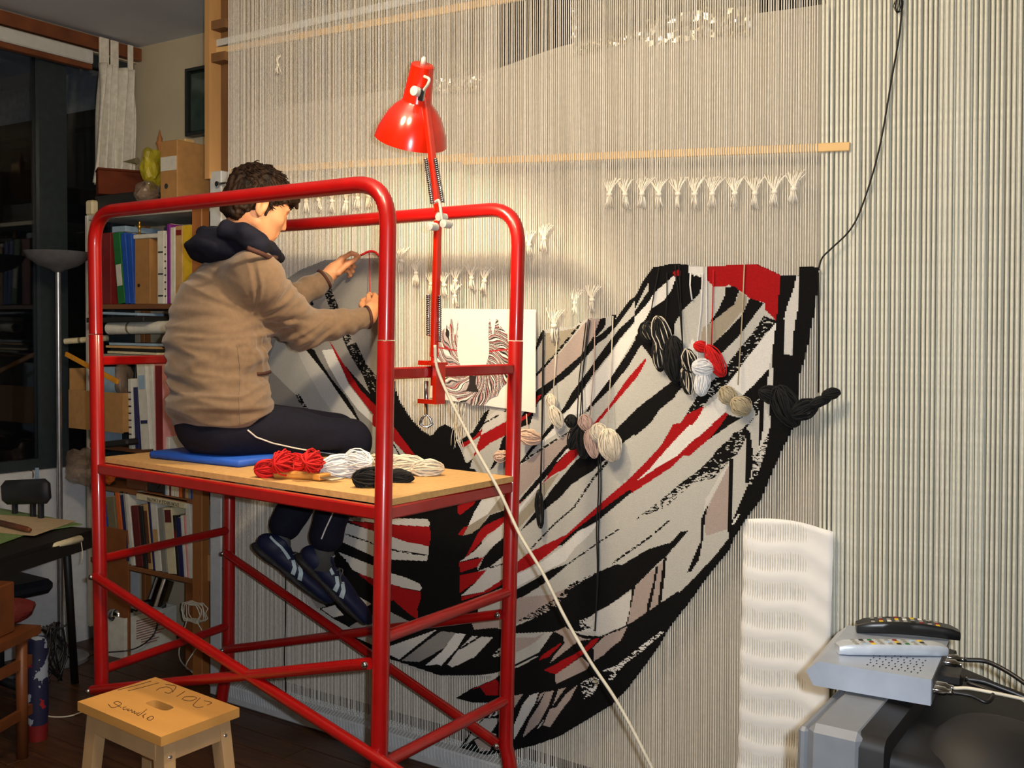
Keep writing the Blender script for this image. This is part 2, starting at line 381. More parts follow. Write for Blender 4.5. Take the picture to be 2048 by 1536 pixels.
# ------------------------------------------------------------------ tapestry
def speck(name, rgb, rgb2, rough=0.9):
    m = mat(name, rgb, rough, rgb2=rgb2, scale=420, bump=0.5, bscale=330, stretch=(1, 1, 1.6), spec=0.2)
    return m
speck('yarn_black', (11, 11, 13), (6, 6, 8)); speck('yarn_red', (172, 20, 24), (140, 12, 18)); speck('yarn_white', (228, 228, 226), (206, 206, 205))
speck('yarn_light', (212, 211, 208), (192, 191, 188)); speck('yarn_grey', (194, 194, 190), (174, 174, 170)); speck('yarn_mid', (152, 150, 148), (136, 134, 132))
speck('yarn_mauve', (176, 162, 156), (158, 144, 140)); speck('yarn_taupe', (164, 156, 140), (146, 139, 124))
TMAT = ['yarn_grey', 'yarn_black', 'yarn_red', 'yarn_white', 'yarn_light', 'yarn_mid', 'yarn_mauve', 'yarn_taupe']
CI = dict(G=0, K=1, R=2, W=3, L=4, M=5, V=6, D=7)
SIL = [(548,575),(600,540),(650,520),(700,512),(725,506),(740,502),(752,505),(758,515),(757,600),(757,690),(768,720),(783,733),(789,780),(799,805),(821,839),(842,861),(860,872),(866,869),(877,855),(889,849),(903,857),(910,871),(914,883),(917,877),(936,866),(955,847),(967,827),(978,819),(1010,775),(1040,740),(1066,712),(1070,699),(1078,672),(1085,660),(1120,655),(1145,655),(1159,646),(1177,636),(1198,637),(1210,636),(1225,629),(1234,630),(1240,627),(1259,600),(1270,593),(1286,563),(1306,535),(1322,532),(1346,527),(1377,530),(1407,533),(1452,531),(1489,528),(1514,529),(1536,539),(1560,550),(1592,550),(1597,552),(1599,533),(1632,534),(1636,539),(1631,596),(1619,666),(1606,724),(1596,750),(1593,797),(1586,833),(1583,859),(1559,906),(1540,950),(1520,999),(1494,1032),(1467,1074),(1456,1101),(1414,1152),(1374,1208),(1342,1248),(1334,1261),(1314,1295),(1285,1335),(1256,1374),(1223,1409),(1165,1444),(1117,1473),(1069,1490),(1028,1500),(972,1510),(914,1504),(948,1456),(970,1434),(987,1405),(948,1405),(912,1397),(941,1379),(984,1353),(972,1353),(954,1351),(917,1355),(880,1351),(830,1339),(793,1322),(744,1307),(719,1294),(689,1277),(669,1260),(635,1230),(620,1215),(595,1165),(570,1090),(548,1000),(530,900),(522,800),(528,700),(538,620)]
CR = dict(P=(0,0,1), A=(520,480,3.489), B=(780,780,3.2), C=(1030,600,3.341), D=(1270,510,3.839), E=(1040,850,3.746), F=(900,1150,4.152), G=(620,1000,4.0425))
TP = []
def T(crop, col, s, rough=0.0):
    x0, y0, k = CR[crop]; q = [float(t) for t in s.replace(';', ' ').replace(',', ' ').split()]
    TP.append(([(x0+q[i]/k, y0+q[i+1]/k) for i in range(0, len(q), 2)], CI[col], rough))
def TL(crop, col, s, w):   # thin line
    x0, y0, k = CR[crop]; q = [float(t) for t in s.replace(',', ' ').split()]
    p = [V3((x0+q[i]/k, y0+q[i+1]/k)) for i in range(0, len(q), 2)]; a = []; b = []
    for i in range(len(p)):
        t = p[min(i+1, len(p)-1)]-p[max(i-1, 0)]; n = V3((-t[1], t[0]))/np.linalg.norm(t)*w/2; a.append(p[i]+n); b.append(p[i]-n)
    TP.append((a+b[::-1], CI[col], 0.25))
# left lobe
T('P','M','500,480 785,480 785,900 500,900')
T('A','G','60,830 110,700 240,740 320,900 420,1080 560,1260 350,1230 250,1080 60,900')
T('A','L','240,740 320,755 480,960 640,1170 760,1370 540,1250 420,1080 320,900')
T('A','W','430,770 510,760 560,870 620,1010 700,1110 800,1250 800,1290 680,1180 560,1020 480,880')
T('A','M','620,1110 680,1180 800,1290 800,1400 690,1250')
T('A','K','315,760 375,765 430,860 500,970 600,1090 650,1170 690,1250 800,1400 800,1425 660,1230 560,1090 460,940 380,840')
T('A','K','260,560 330,740 380,770 420,850 300,740 240,600')
T('A','R','480,700 510,740 580,860 700,1020 830,1150 830,1270 720,1130 620,1000 560,870')
T('A','K','600,740 670,715 740,860 800,940 840,960 840,1180 770,1080 720,950 640,820', 0.12)
T('A','K','590,870 640,930 770,1075 840,1110 840,1190 700,1045')
T('A','K','440,340 490,320 560,500 640,690 600,740 500,515 470,430', 0.3)
T('A','K','250,1080 280,1075 310,1140 350,1190 330,1195 270,1130', 0.3)
T('A','K','335,400 360,400 375,455 355,455')
# centre
T('P','K','760,715 785,735 799,805 821,839 842,861 860,872 866,869 877,855 889,849 903,857 910,871 914,883 924,905 931,925 950,938 968,970 968,1060 955,1130 955,1240 1005,1260 1005,1345 950,1351 880,1351 793,1322 744,1307 700,1280 660,1250 640,1220 660,1000 700,960 760,960 760,860')
T('P','G','640,880 745,880 785,905 830,935 860,985 760,985 640,960')
T('P','R','745,830 785,850 830,910 812,908 785,880 745,850')
T('P','G','745,850 785,880 820,918 815,930 745,925'); TL('B','K','0,325 30,360 70,430',3)
T('B','L','0,820 240,825 255,850 250,875 0,860'); T('B','R','0,862 255,875 262,940 250,1000 100,970 0,935'); T('B','L','0,935 100,970 250,1000 245,1060 235,1095 0,1085'); TL('B','K','0,1022 245,1062',3)
T('B','L','0,1170 100,1200 190,1240 205,1270 190,1285 100,1270 0,1240'); T('B','R','0,1240 100,1275 200,1290 195,1340 175,1400 180,1470 130,1440 60,1380 0,1320'); T('B','M','0,1420 60,1450 140,1490 100,1536 0,1536')
T('G','D','350,50 640,60 640,125 320,130'); T('G','L','320,140 660,140 660,195 310,165'); T('G','R','310,170 660,200 660,296 480,240'); T('G','L','300,185 480,240 660,300 660,490 500,450 250,335'); TL('G','K','280,272 640,398',3)
T('G','L','230,420 500,525 660,590 660,685 500,640 330,560'); T('G','R','320,570 500,630 660,690 740,745 660,815 500,690'); T('G','K','220,420 290,480 340,560 400,600 500,690 560,760 500,820 400,750 280,620 240,520',0.12)
T('G','L','330,745 495,838 430,878'); T('G','M','320,1020 440,950 640,900 820,990 640,1060 560,1120 420,1130'); T('G','L','90,880 200,850 275,930 190,950'); T('G','M','0,790 40,760 130,860 60,880')
T('G','G','60,920 90,890 190,960 320,1030 480,1110 620,1190 500,1170 260,1060 130,975')
T('G','L','640,1185 1030,1045 960,1100 720,1290 600,1230'); T('G','M','1060,1060 1180,1075 1080,1200 880,1310 740,1300 960,1130'); T('G','W','1180,1075 1260,1085 1190,1200 1060,1340 1020,1330 930,1340 1060,1230'); T('G','L','1310,1100 1480,1110 1330,1270 1150,1355 1110,1330 1200,1210'); TL('G','K','1190,1215 1390,1095',4)
T('G','V','1310,1000 1400,950 1600,930 1600,1030 1400,1040 1330,1050'); T('G','L','1470,1260 1550,1180 1560,1260 1490,1270',0.4)
# right of the centre column
T('B','R','435,740 520,700 555,680 540,730 450,800 435,790'); T('B','W','500,870 540,780 600,680 700,645 735,650 700,710 620,800 560,850'); T('B','D','735,650 760,750 630,800 590,870 520,920 470,930 500,870 620,800')
T('B','K','760,760 760,810 600,870 560,900 640,800'); T('B','R','435,925 470,880 500,870 470,930'); T('B','R','760,795 760,835 620,930 540,1020 480,1075 520,1000 560,920 600,870'); T('B','L','780,800 780,930 640,1010 600,1060 445,1100 540,1030 640,930')
T('B','K','790,890 790,1020 640,1130 560,1160 600,1070 660,1000'); T('B','R','440,1105 600,1070 560,1130 450,1170'); T('B','R','445,1185 620,1150 560,1220 445,1300'); T('B','L','790,1010 790,1180 600,1290 450,1320 540,1240 620,1150'); TL('B','K','630,1140 735,1110',3)
T('B','R','790,1165 790,1200 640,1290 520,1340 455,1350 455,1325 600,1290'); T('B','K','790,1200 790,1255 660,1290 560,1350 455,1400 455,1350 640,1290'); T('B','L','800,1235 800,1290 560,1360 660,1290')
T('B','K','430,330 530,270 600,150 640,120 600,220 540,310 460,350'); T('B','R','455,345 540,300 600,235 580,290 470,372'); T('B','L','580,290 600,220 640,160 700,120 800,100 800,170 640,250'); T('B','R','580,290 800,170 800,260 640,340 530,430 560,350'); T('B','L','465,385 560,340 530,440 490,460'); T('B','K','490,470 530,440 505,505'); T('B','G','510,500 540,440 640,340 800,260 760,380 700,530')
T('B','K','720,310 760,270 800,240 800,320 660,500 640,510 700,380'); TL('B','K','600,215 740,135',3)
# middle right
T('C','K','135,330 150,260 190,195 200,240 135,360'); T('C','M','130,360 195,240 200,440 130,510'); T('C','D','200,225 400,190 440,170 280,350 200,440'); T('C','V','130,520 290,365 450,170 500,120 580,130 520,260 440,370 280,510 130,610'); TL('C','K','130,515 280,352 400,205 445,155',5)
T('C','K','0,830 40,780 150,600 280,510 440,370 520,250 570,125 610,118 600,180 540,250 640,180 650,100 680,98 650,200 560,280 520,330 440,420 360,500 270,570 150,690 100,830 40,850 0,900'); T('C','R','0,810 100,750 150,640 180,630 100,765 0,850')
T('C','K','765,-10 700,90 650,160 560,240 530,280 540,300 600,260 690,160 790,20 830,-40'); T('C','K','920,-20 820,80 700,190 660,240 620,290 540,400 440,540 380,620 320,730 290,760 310,770 370,720 440,620 520,500 640,350 700,260 830,110 950,-10')
T('C','W','910,15 1040,-10 900,130 830,200 640,520 560,640 500,700 440,760 380,770 320,860 180,960 190,920 310,790 440,630 640,360 700,270 830,115')
T('C','K','1069,-20 1069,90 900,230 830,320 760,440 640,590 560,670 470,750 500,700 640,520 760,340 830,220 930,100 1000,20'); TL('C','K','30,1095 190,985 360,885 560,655',4)
T('C','K','250,820 170,920 100,990 40,1080 20,1110 60,1075 130,990 200,920 262,850'); T('C','V','10,1125 190,995 370,885 340,970 270,1050 180,1150 10,1340'); T('C','K','10,1360 170,1170 270,1050 340,970 400,950 290,1090 200,1190 130,1265 10,1385'); T('C','R','10,1370 60,1330 40,1350 10,1395')
T('C','W','265,1095 360,980 400,960 330,1035'); T('C','R','180,1230 270,1100 380,990 430,950 445,1000 400,1060 330,1130 250,1170'); T('C','R','510,860 530,820 640,690 740,540 870,390 880,400 820,510 700,650 590,780 500,880 470,920')
T('C','K','40,1540 200,1330 250,1260 400,1080 470,1020 560,980 690,850 780,760 900,660 1000,580 1069,540 1069,650 980,720 850,860 700,970 600,1070 520,1140 380,1230 300,1320 200,1400 150,1450'); T('C','D','10,1450 120,1330 180,1230 300,1150 220,1270 150,1390 10,1540'); T('C','W','10,1410 130,1265 172,1212 160,1250 10,1440'); TL('C','K','260,1500 400,1380 500,1230 620,1080',3)
# upper right
T('D','K','0,330 60,200 140,95 290,62 410,75 420,150 500,160 525,210 490,300 440,350 360,430 300,540 290,700 350,740 350,1030 280,960 200,850 150,820 60,700 0,640 0,480')
T('D','G','0,410 50,310 105,210 100,280 40,370 0,430'); T('D','W','0,475 80,390 160,280 250,200 300,155 310,185 280,270 220,350 120,420 60,530 0,635'); T('D','R','290,130 345,110 350,160 300,165'); T('D','W','413,88 525,88 522,150 497,148 495,172 472,150 455,162 440,140 413,140')
T('D','G','360,430 440,350 490,300 540,200 600,240 700,260 690,310 620,430 560,520 440,640 400,740 340,770 300,680 300,540'); T('D','W','340,760 400,740 440,640 470,690 420,800 360,860')
T('D','R','555,85 840,75 935,70 1020,108 1122,155 1115,300 1100,380 1085,510 1050,470 1000,420 995,370 880,330 830,290 720,230 680,245 600,240 555,195'); T('D','K','690,250 760,240 800,270 760,380 700,430 620,490 560,540 640,420 690,310')
T('D','D','800,280 860,320 860,390 800,460 700,580 600,690 500,680 520,560 620,490 760,380'); T('D','K','860,380 880,330 990,370 940,430 800,620 650,770 580,700 700,590 820,460'); T('D','G','990,375 1000,470 900,600 800,720 650,880 620,820 700,730 830,600 940,430')
T('D','K','990,470 1080,500 1085,540 1000,600 940,690 850,800 780,900 700,1000 600,1080 500,1180 400,1220 370,1260 480,1080 560,1000 680,880 800,720 900,600',0.1)
T('D','W','1085,515 1060,700 1030,870 920,990 830,1080 760,1020 700,1010 790,890 860,790 950,680'); T('D','K','1120,155 1240,155 1215,270 1165,400 1145,480 1140,760 1205,770 1215,540 1240,430 1262,85 1410,90 1405,200 1380,430 1320,750 1255,920 1245,1100 1220,1240 1205,1340 1110,1540 1010,1536 1040,1280 1030,1150 1050,1070 1060,700 1085,510')
T('D','L','1245,160 1265,170 1250,420 1225,540 1200,770 1140,755 1145,480 1165,400 1215,270'); T('D','L','1030,880 1062,860 1057,1060 1000,1050 1000,960'); T('D','K','1030,870 1020,960 1000,1060 900,1150 830,1120 825,1080 920,990'); T('D','K','900,1150 990,1080 940,1230 850,1310 760,1390 640,1480 600,1540 780,1540 840,1400 850,1340 930,1220',0.2)
T('D','K','960,1100 992,1060 985,1400 970,1540 945,1540 960,1200'); T('D','L','1000,1180 1030,1260 1030,1370 1000,1480 990,1300'); T('D','K','1000,1420 1040,1300 1040,1540 975,1540',0.2); T('D','K','860,1340 880,1350 910,1540 860,1540'); T('D','R','530,1160 400,1220 300,1350 150,1540 230,1540 340,1420 470,1290')
T('D','W','470,1270 520,1190 640,1090 700,1130 700,1200 600,1290 460,1430 320,1540 220,1540 340,1420'); T('D','R','700,1205 600,1290 460,1430 310,1540 420,1540 560,1420 690,1290 720,1230'); T('D','K','715,1225 800,1250 850,1235 720,1310 560,1420 640,1330'); T('D','K','0,1190 100,1110 200,1050 280,970 370,1010 280,1100 200,1170 120,1290 0,1390')
# lower right
T('E','R','1290,-10 1150,-10 1060,150 950,270 800,420 600,590 480,700 350,820 180,900 60,960 -40,1040 -40,1120 120,1040 300,900 420,800 580,660 700,570 840,470 960,360 1100,180 1200,70'); T('E','W','1270,0 1440,0 1290,120 1180,230 1040,310 860,430 820,465 960,340 1090,190 1200,70'); T('E','R','1490,-10 1430,20 1290,120 1180,230 1040,310 860,430 790,510 840,510 960,430 1130,320 1280,170 1420,70')
T('E','K','840,500 700,620 580,720 430,800 320,900 280,905 420,780 580,660 700,570 820,485'); T('E','W','590,720 540,800 400,940 340,1020 200,1090 -40,1220 -40,1125 120,1055 320,910 440,800'); T('E','G','590,780 590,880 420,990 340,1020 420,910'); T('E','K','370,1035 250,1140 100,1240 -40,1320 -40,1240 120,1150 240,1080'); TL('E','K','370,1035 590,880 740,780',3); TL('E','K','690,1040 800,960 960,850 1120,715',4); TL('E','K','80,930 240,760 400,620 560,380 660,260',3)
T('E','V','-40,1310 0,1290 240,1270 420,1190 300,1330 150,1420 -40,1490'); T('E','K','-40,1510 150,1430 300,1340 400,1220 480,1160 600,1095 720,1045 760,1050 960,930 1130,880 1200,800 1265,790 1220,840 1140,930 1090,990 1030,1040 960,1110 860,1210 700,1330 560,1410 470,1480 560,1540 -40,1560'); T('E','K','-40,1480 130,1380 280,1290 380,1190 560,1110 560,1200 300,1400',0.45)
T('E','V','860,1215 960,1110 1020,1070 1000,1200 950,1410 820,1500 790,1500'); T('E','V','1030,1050 1080,1020 1070,1180 1040,1370 955,1410 1000,1200'); T('E','K','842,1210 862,1215 822,1400 802,1510 783,1500 812,1390'); T('E','K','1018,1060 1036,1060 1002,1250 962,1425 943,1425 958,1330 998,1180'); T('E','K','1078,990 1097,990 1082,1150 1052,1370 1030,1385 1048,1220 1063,1100')
T('E','V','1570,290 1555,780 1390,830 1385,680 1420,590 1500,430'); T('E','L','1570,290 1500,430 1400,610 1370,690 1390,560 1500,370'); T('E','K','1385,640 1360,700 1350,880 1300,990 1252,1105 1280,1100 1340,1010 1370,860 1385,700 1410,600'); T('E','K','1573,250 1602,250 1592,700 1600,790 1560,870 1558,500')
T('E','K','1830,440 1700,580 1590,740 1570,840 1460,980 1300,1150 1150,1300 1030,1390 820,1500 790,1540 1110,1540 1250,1345 1400,1135 1565,945 1605,845 1705,685 1820,560'); T('E','K','1700,20 1600,60 1540,150 1450,230 1350,330 1200,440 1060,560 1200,470 1350,380 1450,330 1560,270 1640,200 1690,100',0.15); T('E','K','1200,440 1060,560 860,710 1100,610 1300,430 1450,400 1560,280 1350,370',0.55)
T('E','K','1700,40 1730,80 1742,300 1720,420 1660,560 1600,700 1640,700 1755,460 1690,430 1690,250 1700,100'); T('E','K','1790,290 1720,420 1760,460 1830,420 1830,300',0.3); TL('E','W','1770,460 1690,590 1590,750',4)
T('P','K','1590,800 1586,833 1583,859 1559,906 1540,950 1520,1003 1494,1034 1478,1026 1492,1000 1500,972 1516,950 1526,905 1540,860 1556,820')
T('P','L','1530,835 1541,842 1534,900 1516,945 1504,960 1512,915 1522,880')
T('P','K','1500,930 1530,880 1545,850 1548,880 1520,940 1508,965',0.4)
# bottom lobe
T('F','K','50,1025 180,945 380,860 440,790 540,740 740,640 850,480 960,440 1100,500 1250,510 1500,400 1900,130 1910,320 1800,460 1720,600 1600,770 1480,930 1340,1085 1100,1230 900,1350 700,1420 530,1465 300,1505 50,1480 200,1270 290,1180 360,1060 200,1060')
T('F','V','550,520 700,520 800,470 730,540 640,600 550,640'); T('F','V','960,430 1050,500 1120,530 1180,530 960,640 830,730 870,660 950,570 940,510 870,470'); T('F','R','740,710 760,670 860,600 930,560 920,580 820,680'); T('F','K','820,740 1050,560 1110,540 1180,540 1080,620 900,720'); T('F','R','780,790 1100,620 1180,540 1250,515 1180,600 1090,670 880,825 830,810')
T('F','V','870,830 1090,680 1160,740 1130,790 1000,850 880,905'); T('F','V','1190,600 1290,500 1420,450 1475,425 1420,540 1330,610 1280,660 1190,720'); T('F','L','1200,330 1350,230 1510,130 1490,300 1460,420 1240,500 1210,490'); TL('F','K','1230,520 1420,450',3); T('F','L','1070,380 1180,340 1200,480 1090,460',0.4)
T('F','R','170,955 380,865 410,900 420,1000 300,1000 250,930'); T('F','L','600,1080 660,1000 735,975 710,1060 640,1180 530,1370 530,1250'); T('F','V','530,1000 605,990 530,1110'); T('F','V','790,970 862,960 820,1080 740,1230 600,1355 660,1200 740,1080'); T('F','V','880,1100 960,990 1060,910 1000,1030 920,1130 830,1265 770,1250 830,1110'); T('F','L','750,1260 785,1190 720,1280'); T('F','V','745,990 790,970 720,1070'); T('F','V','900,950 960,935 850,1090')
T('F','V','200,1370 340,1310 385,1320 330,1460 250,1465'); T('F','L','380,1450 430,1380 430,1450'); T('F','L','350,1090 440,1040 440,1140 320,1190'); TL('F','K','290,1180 380,1060',8); TL('F','K','330,1200 430,1060',4); T('F','G','200,1270 290,1190 420,1190 340,1310 200,1360 120,1420')
T('F','W','1260,800 1400,740 1560,610 1760,460 1780,470 1600,630 1450,740 1350,870 1310,870 1350,800',0.35); T('F','W','1080,900 1200,840 1250,880 1180,1000 1110,1030',0.6); T('F','G','540,760 700,680 740,670 620,740 540,775'); T('F','G','300,840 440,790 430,830 350,850')
def inpoly(px, py, poly):
    r = np.zeros(px.shape, bool); n = len(poly); j = n-1
    for i in range(n):
        xi, yi = poly[i]; xj, yj = poly[j]
        if yi != yj:
            c = ((yi > py) != (yj > py)) & (px < (xj-xi)*(py-yi)/(yj-yi)+xi); r ^= c
        j = i
    return r
def project(Pn):
    q = Pn-CC; z = q@FW; return 1024+F*(q@RX)/z, 768+F*(q@DY)/z
def rasterise(px, py):
    """colour index at picture coordinates px, py (-1 outside)"""
    out = np.where(inpoly(px, py, SIL), 0, -1).astype(np.int8)
    nz = rng.random(px.shape); nz = (nz+np.roll(nz, 1, 1)+np.roll(nz, -1, 1)+np.roll(nz, 1, 0)*0.6)/3.6
    rank = np.argsort(np.argsort(nz.ravel())).reshape(nz.shape)/nz.size
    for poly, c, ro in TP:
        xs = [p[0] for p in poly]; ys = [p[1] for p in poly]
        m = (px >= min(xs)) & (px <= max(xs)) & (py >= min(ys)) & (py <= max(ys)) & (out >= 0)
        if not m.any(): continue
        ii = np.where(m); k = inpoly(px[ii], py[ii], poly)
        if ro: k &= rank[ii] > ro
        out[ii[0][k], ii[1][k]] = c
    return out
def runs_mesh(out, X, Z, y0, thick, ax=None):
    vs = []; fs = []; mi = []
    nr, nc = out.shape; dx = X[1]-X[0]; dz = Z[1]-Z[0]
    for r in range(nr):
        row = out[r]
        if (row < 0).all(): continue
        br = np.flatnonzero(np.diff(row))+1; st = np.concatenate([[0], br]); en = np.concatenate([br, [nc]])
        za, zb = Z[r]-dz/2, Z[r]+dz/2
        for a, b in zip(st, en):
            c = row[a]
            if c < 0: continue
            x0, x1 = X[a]-dx/2, X[b-1]+dx/2; o = len(vs)
            vs += [(x0, y0, za), (x1, y0, za), (x1, y0, zb), (x0, y0, zb)]; fs.append((o, o+1, o+2, o+3)); mi.append(int(c))
        inside = row >= 0; d = np.diff(np.concatenate([[0], inside.astype(int), [0]])); S = np.flatnonzero(d == 1); Eo = np.flatnonzero(d == -1)
        for a, b in zip(S, Eo):
            x0, x1 = X[a]-dx/2, X[b-1]+dx/2; o = len(vs); y1 = y0+thick
            vs += [(x0, y0, za), (x1, y0, za), (x1, y0, zb), (x0, y0, zb), (x0, y1, za), (x1, y1, za), (x1, y1, zb), (x0, y1, zb)]
            fs += [(4, 7, 6, 5), (0, 3, 7, 4), (1, 5, 6, 2), (3, 2, 6, 7), (0, 4, 5, 1)]; fs[-5:] = [tuple(o+t for t in f) for f in fs[-5:]]
            mi += [int(row[a])]*2+[int(row[b-1])]+[int(row[a])]*2
    m = MB(); m.v = vs; m.f = fs; m.mi = mi; return m
gx = np.arange(-3.32, XT+0.004, 0.0042); gz = np.arange(0.02, 1.80, 0.0026)
XX, ZZ = np.meshgrid(gx, gz); PP = np.stack([XX, np.full_like(XX, D-0.006), ZZ], -1)
tx, ty = project(PP); TAPR = rasterise(tx, ty)
tp = runs_mesh(TAPR, gx, gz, D-0.006, 0.012).build('tapestry', TMAT, org=None)
tag(tp, 'half-woven bowl-shaped tapestry in black, red, white and grey on the loom', 'tapestry')
# ------------------------------------------------------------------ red tubular scaffold
mat('red_paint', (160, 13, 13), 0.30, vary=0.06, scale=20, coat=0.35, spec=0.5)
mat('board_wood', (204, 162, 104), 0.6, vary=0.08, scale=60, bump=0.15, bscale=300)
mat('board_edge', (150, 112, 70), 0.8, vary=0.2, scale=200)
_of = math.radians(-3.0); SN = V3((-math.sin(_of), math.cos(_of), 0)); SX = V3((math.cos(_of), math.sin(_of), 0))
DN, DF = 1.88, 2.472
def pN(x, y, o=0.0): return onplane(x, y, SN, DN+o)
def pF(x, y, o=0.0): return onplane(x, y, SN, DF+o)
sc = thing('scaffold', 'red tubular steel work scaffold in front of the loom', 'scaffold', (-2.38, 2.3, 0))
TR = 0.0215
def bend(p0, corner, p1, r, n=8):
    p0, c, p1 = V3(p0), V3(corner), V3(p1); u = (p0-c)/np.linalg.norm(p0-c); w = (p1-c)/np.linalg.norm(p1-c); out = []
    for i in range(n+1):
        t = i/n; a = c+u*r; b = c+w*r; out.append((1-t)**2*a+2*t*(1-t)*c+t*t*b)
    return out
def hoop(pl, tl, tr, pr, jl, jr):
    # upper guard frame down to the sockets, then two lower posts
    g = MB(); g.tube([jl]+bend(jl, tl, tr, 0.115)+bend(tl, tr, jr, 0.115)+[jr], TR, 16); g.build('guard_frame', 'red_paint', sc, True, angle=50)
    for a, b in ((jl, pl), (jr, pr)):
        d = (b-a)/np.linalg.norm(b-a); foot = V3((b[0], b[1], 0.0)); k = V3((b[0], b[1], 0.27)); s = 1 if b is pr else -1
        g = MB(); g.tube([a+d*0.002, a+d*0.004, b]+([k] if b[2] > 0.3 else [])+[k+V3((s*0.01, 0, -0.03)), foot+SX*s*0.055+V3((0, 0, 0.03)), foot+SX*s*0.055+V3((0, 0, 0.002))], [TR, TR*1.05]+[TR*1.05]*(len([1, k] if b[2] > 0.3 else [1])+3), 16)
        g.build('post', 'red_paint', sc, True, angle=50)
        g = MB(); g.tube([foot+SX*s*0.055, foot+SX*s*0.055+V3((0, 0, 0.03))], TR*1.25, 14); g.build('foot_cap', 'black_plastic', sc, True, angle=50)
ZT = 1.905
nlt, nrt = pN(188, 430), pN(777, 400); nlb, nrb = pN(203, 1350), pN(758, 1530)
flt, frt = pF(462, 470), pF(1037, 470); flb, frb = pF(457, 1290), pF(1012, 1460)
def top(p): q = V3(p); q[2] = ZT; return q
# keep the verticals straight: joint found on the line top-bottom
def lerpz(a, b, z): t = (z-a[2])/(b[2]-a[2]); return a+(b-a)*t
zj = pN(187, 668)[2]
hoop(nlb, lerpz(nlt, nlb, ZT), lerpz(nrt, nrb, ZT), nrb, lerpz(nlt, nlb, zj), lerpz(nrt, nrb, zj))
hoop(flb, lerpz(flt, flb, ZT), lerpz(frt, frb, ZT), frb, lerpz(flt, flb, zj), lerpz(frt, frb, zj))
NL = lambda z: lerpz(nlt, nlb, z); NR = lambda z: lerpz(nrt, nrb, z); FL = lambda z: lerpz(flt, flb, z); FR = lambda z: lerpz(frt, frb, z)
def rail(a, b, r=0.0165, name='rail', flat=None):
    MB().tube([a, b], r, 12).build(name, 'red_paint', sc, True, angle=50)
def prail(a, b, h=0.030, t=0.02, name='rail'):
    a, b = V3(a), V3(b); MB().obox((a+b)/2, b-a, (0, 0, 1), (np.linalg.norm(b-a), h, t), bev=0.004).build(name, 'red_paint', sc)
zm = (pN(785, 746)[2]+pF(1030, 739)[2])/2
prail(NR(zm), FR(zm)); prail(NL(pN(205, 722)[2]), FL(pN(205, 722)[2]))
BZ = 1.105
zb = BZ-0.035
for a, b in ((NL, NR), (FL, FR), (NL, FL), (NR, FR)): prail(a(zb), b(zb), 0.034, 0.026, 'deck_rail')
for z in (pN(205, 1120)[2], pN(215, 1345)[2]): rail(NL(z), FL(z), 0.0155)
for z in (pN(775, 1280)[2], pN(780, 1540)[2]): rail(NR(z), FR(z), 0.0165)
def brace(a, b, off):
    a, b = V3(a)+SN*off, V3(b)+SN*off; d = (b-a)/np.linalg.norm(b-a)
    g = MB(); pts = [a, a+d*0.05, a+d*0.10, b-d*0.10, b-d*0.05, b]; g.tube(pts, 0.0155, 12); 
    br = g.build('brace', 'red_paint', sc, True, angle=50)
    for p, s in ((a, -1), (b, -1)):
        MB().lathe(p+SN*(-0.012), tuple(-SN), [(0.009, 0), (0.009, 0.006), (0.006, 0.010), (0.0, 0.0105)], 10).build('bolt', 'steel', br, True, angle=50)
brace(pN(205, 1150), pN(840, 1556), -0.026); brace(pN(199, 1376), pN(752, 1322), -0.026)
brace(pF(462, 1104), pF(1008, 1484), -0.026); brace(pF(462, 1296), pF(1011, 1225), -0.026)
# deck board
bd_nl, bd_nr, bd_fr = pN(205, 921, 0.022), pN(782, 1002, 0.022), pF(1026, 951, -0.024)
for p in (bd_nl, bd_nr, bd_fr): p[2] = BZ
bd_fl = bd_nl+(bd_fr-bd_nr); bd_fl[2] = BZ
bd = MB().prism([bd_nl, bd_nr, bd_fr, bd_fl], (0, 0, -0.017)).build('deck_board', 'board_wood', org=tuple((bd_nl+bd_fr)/2))
tag(bd, 'pale fibreboard deck laid across the red scaffold as a seat', 'board')
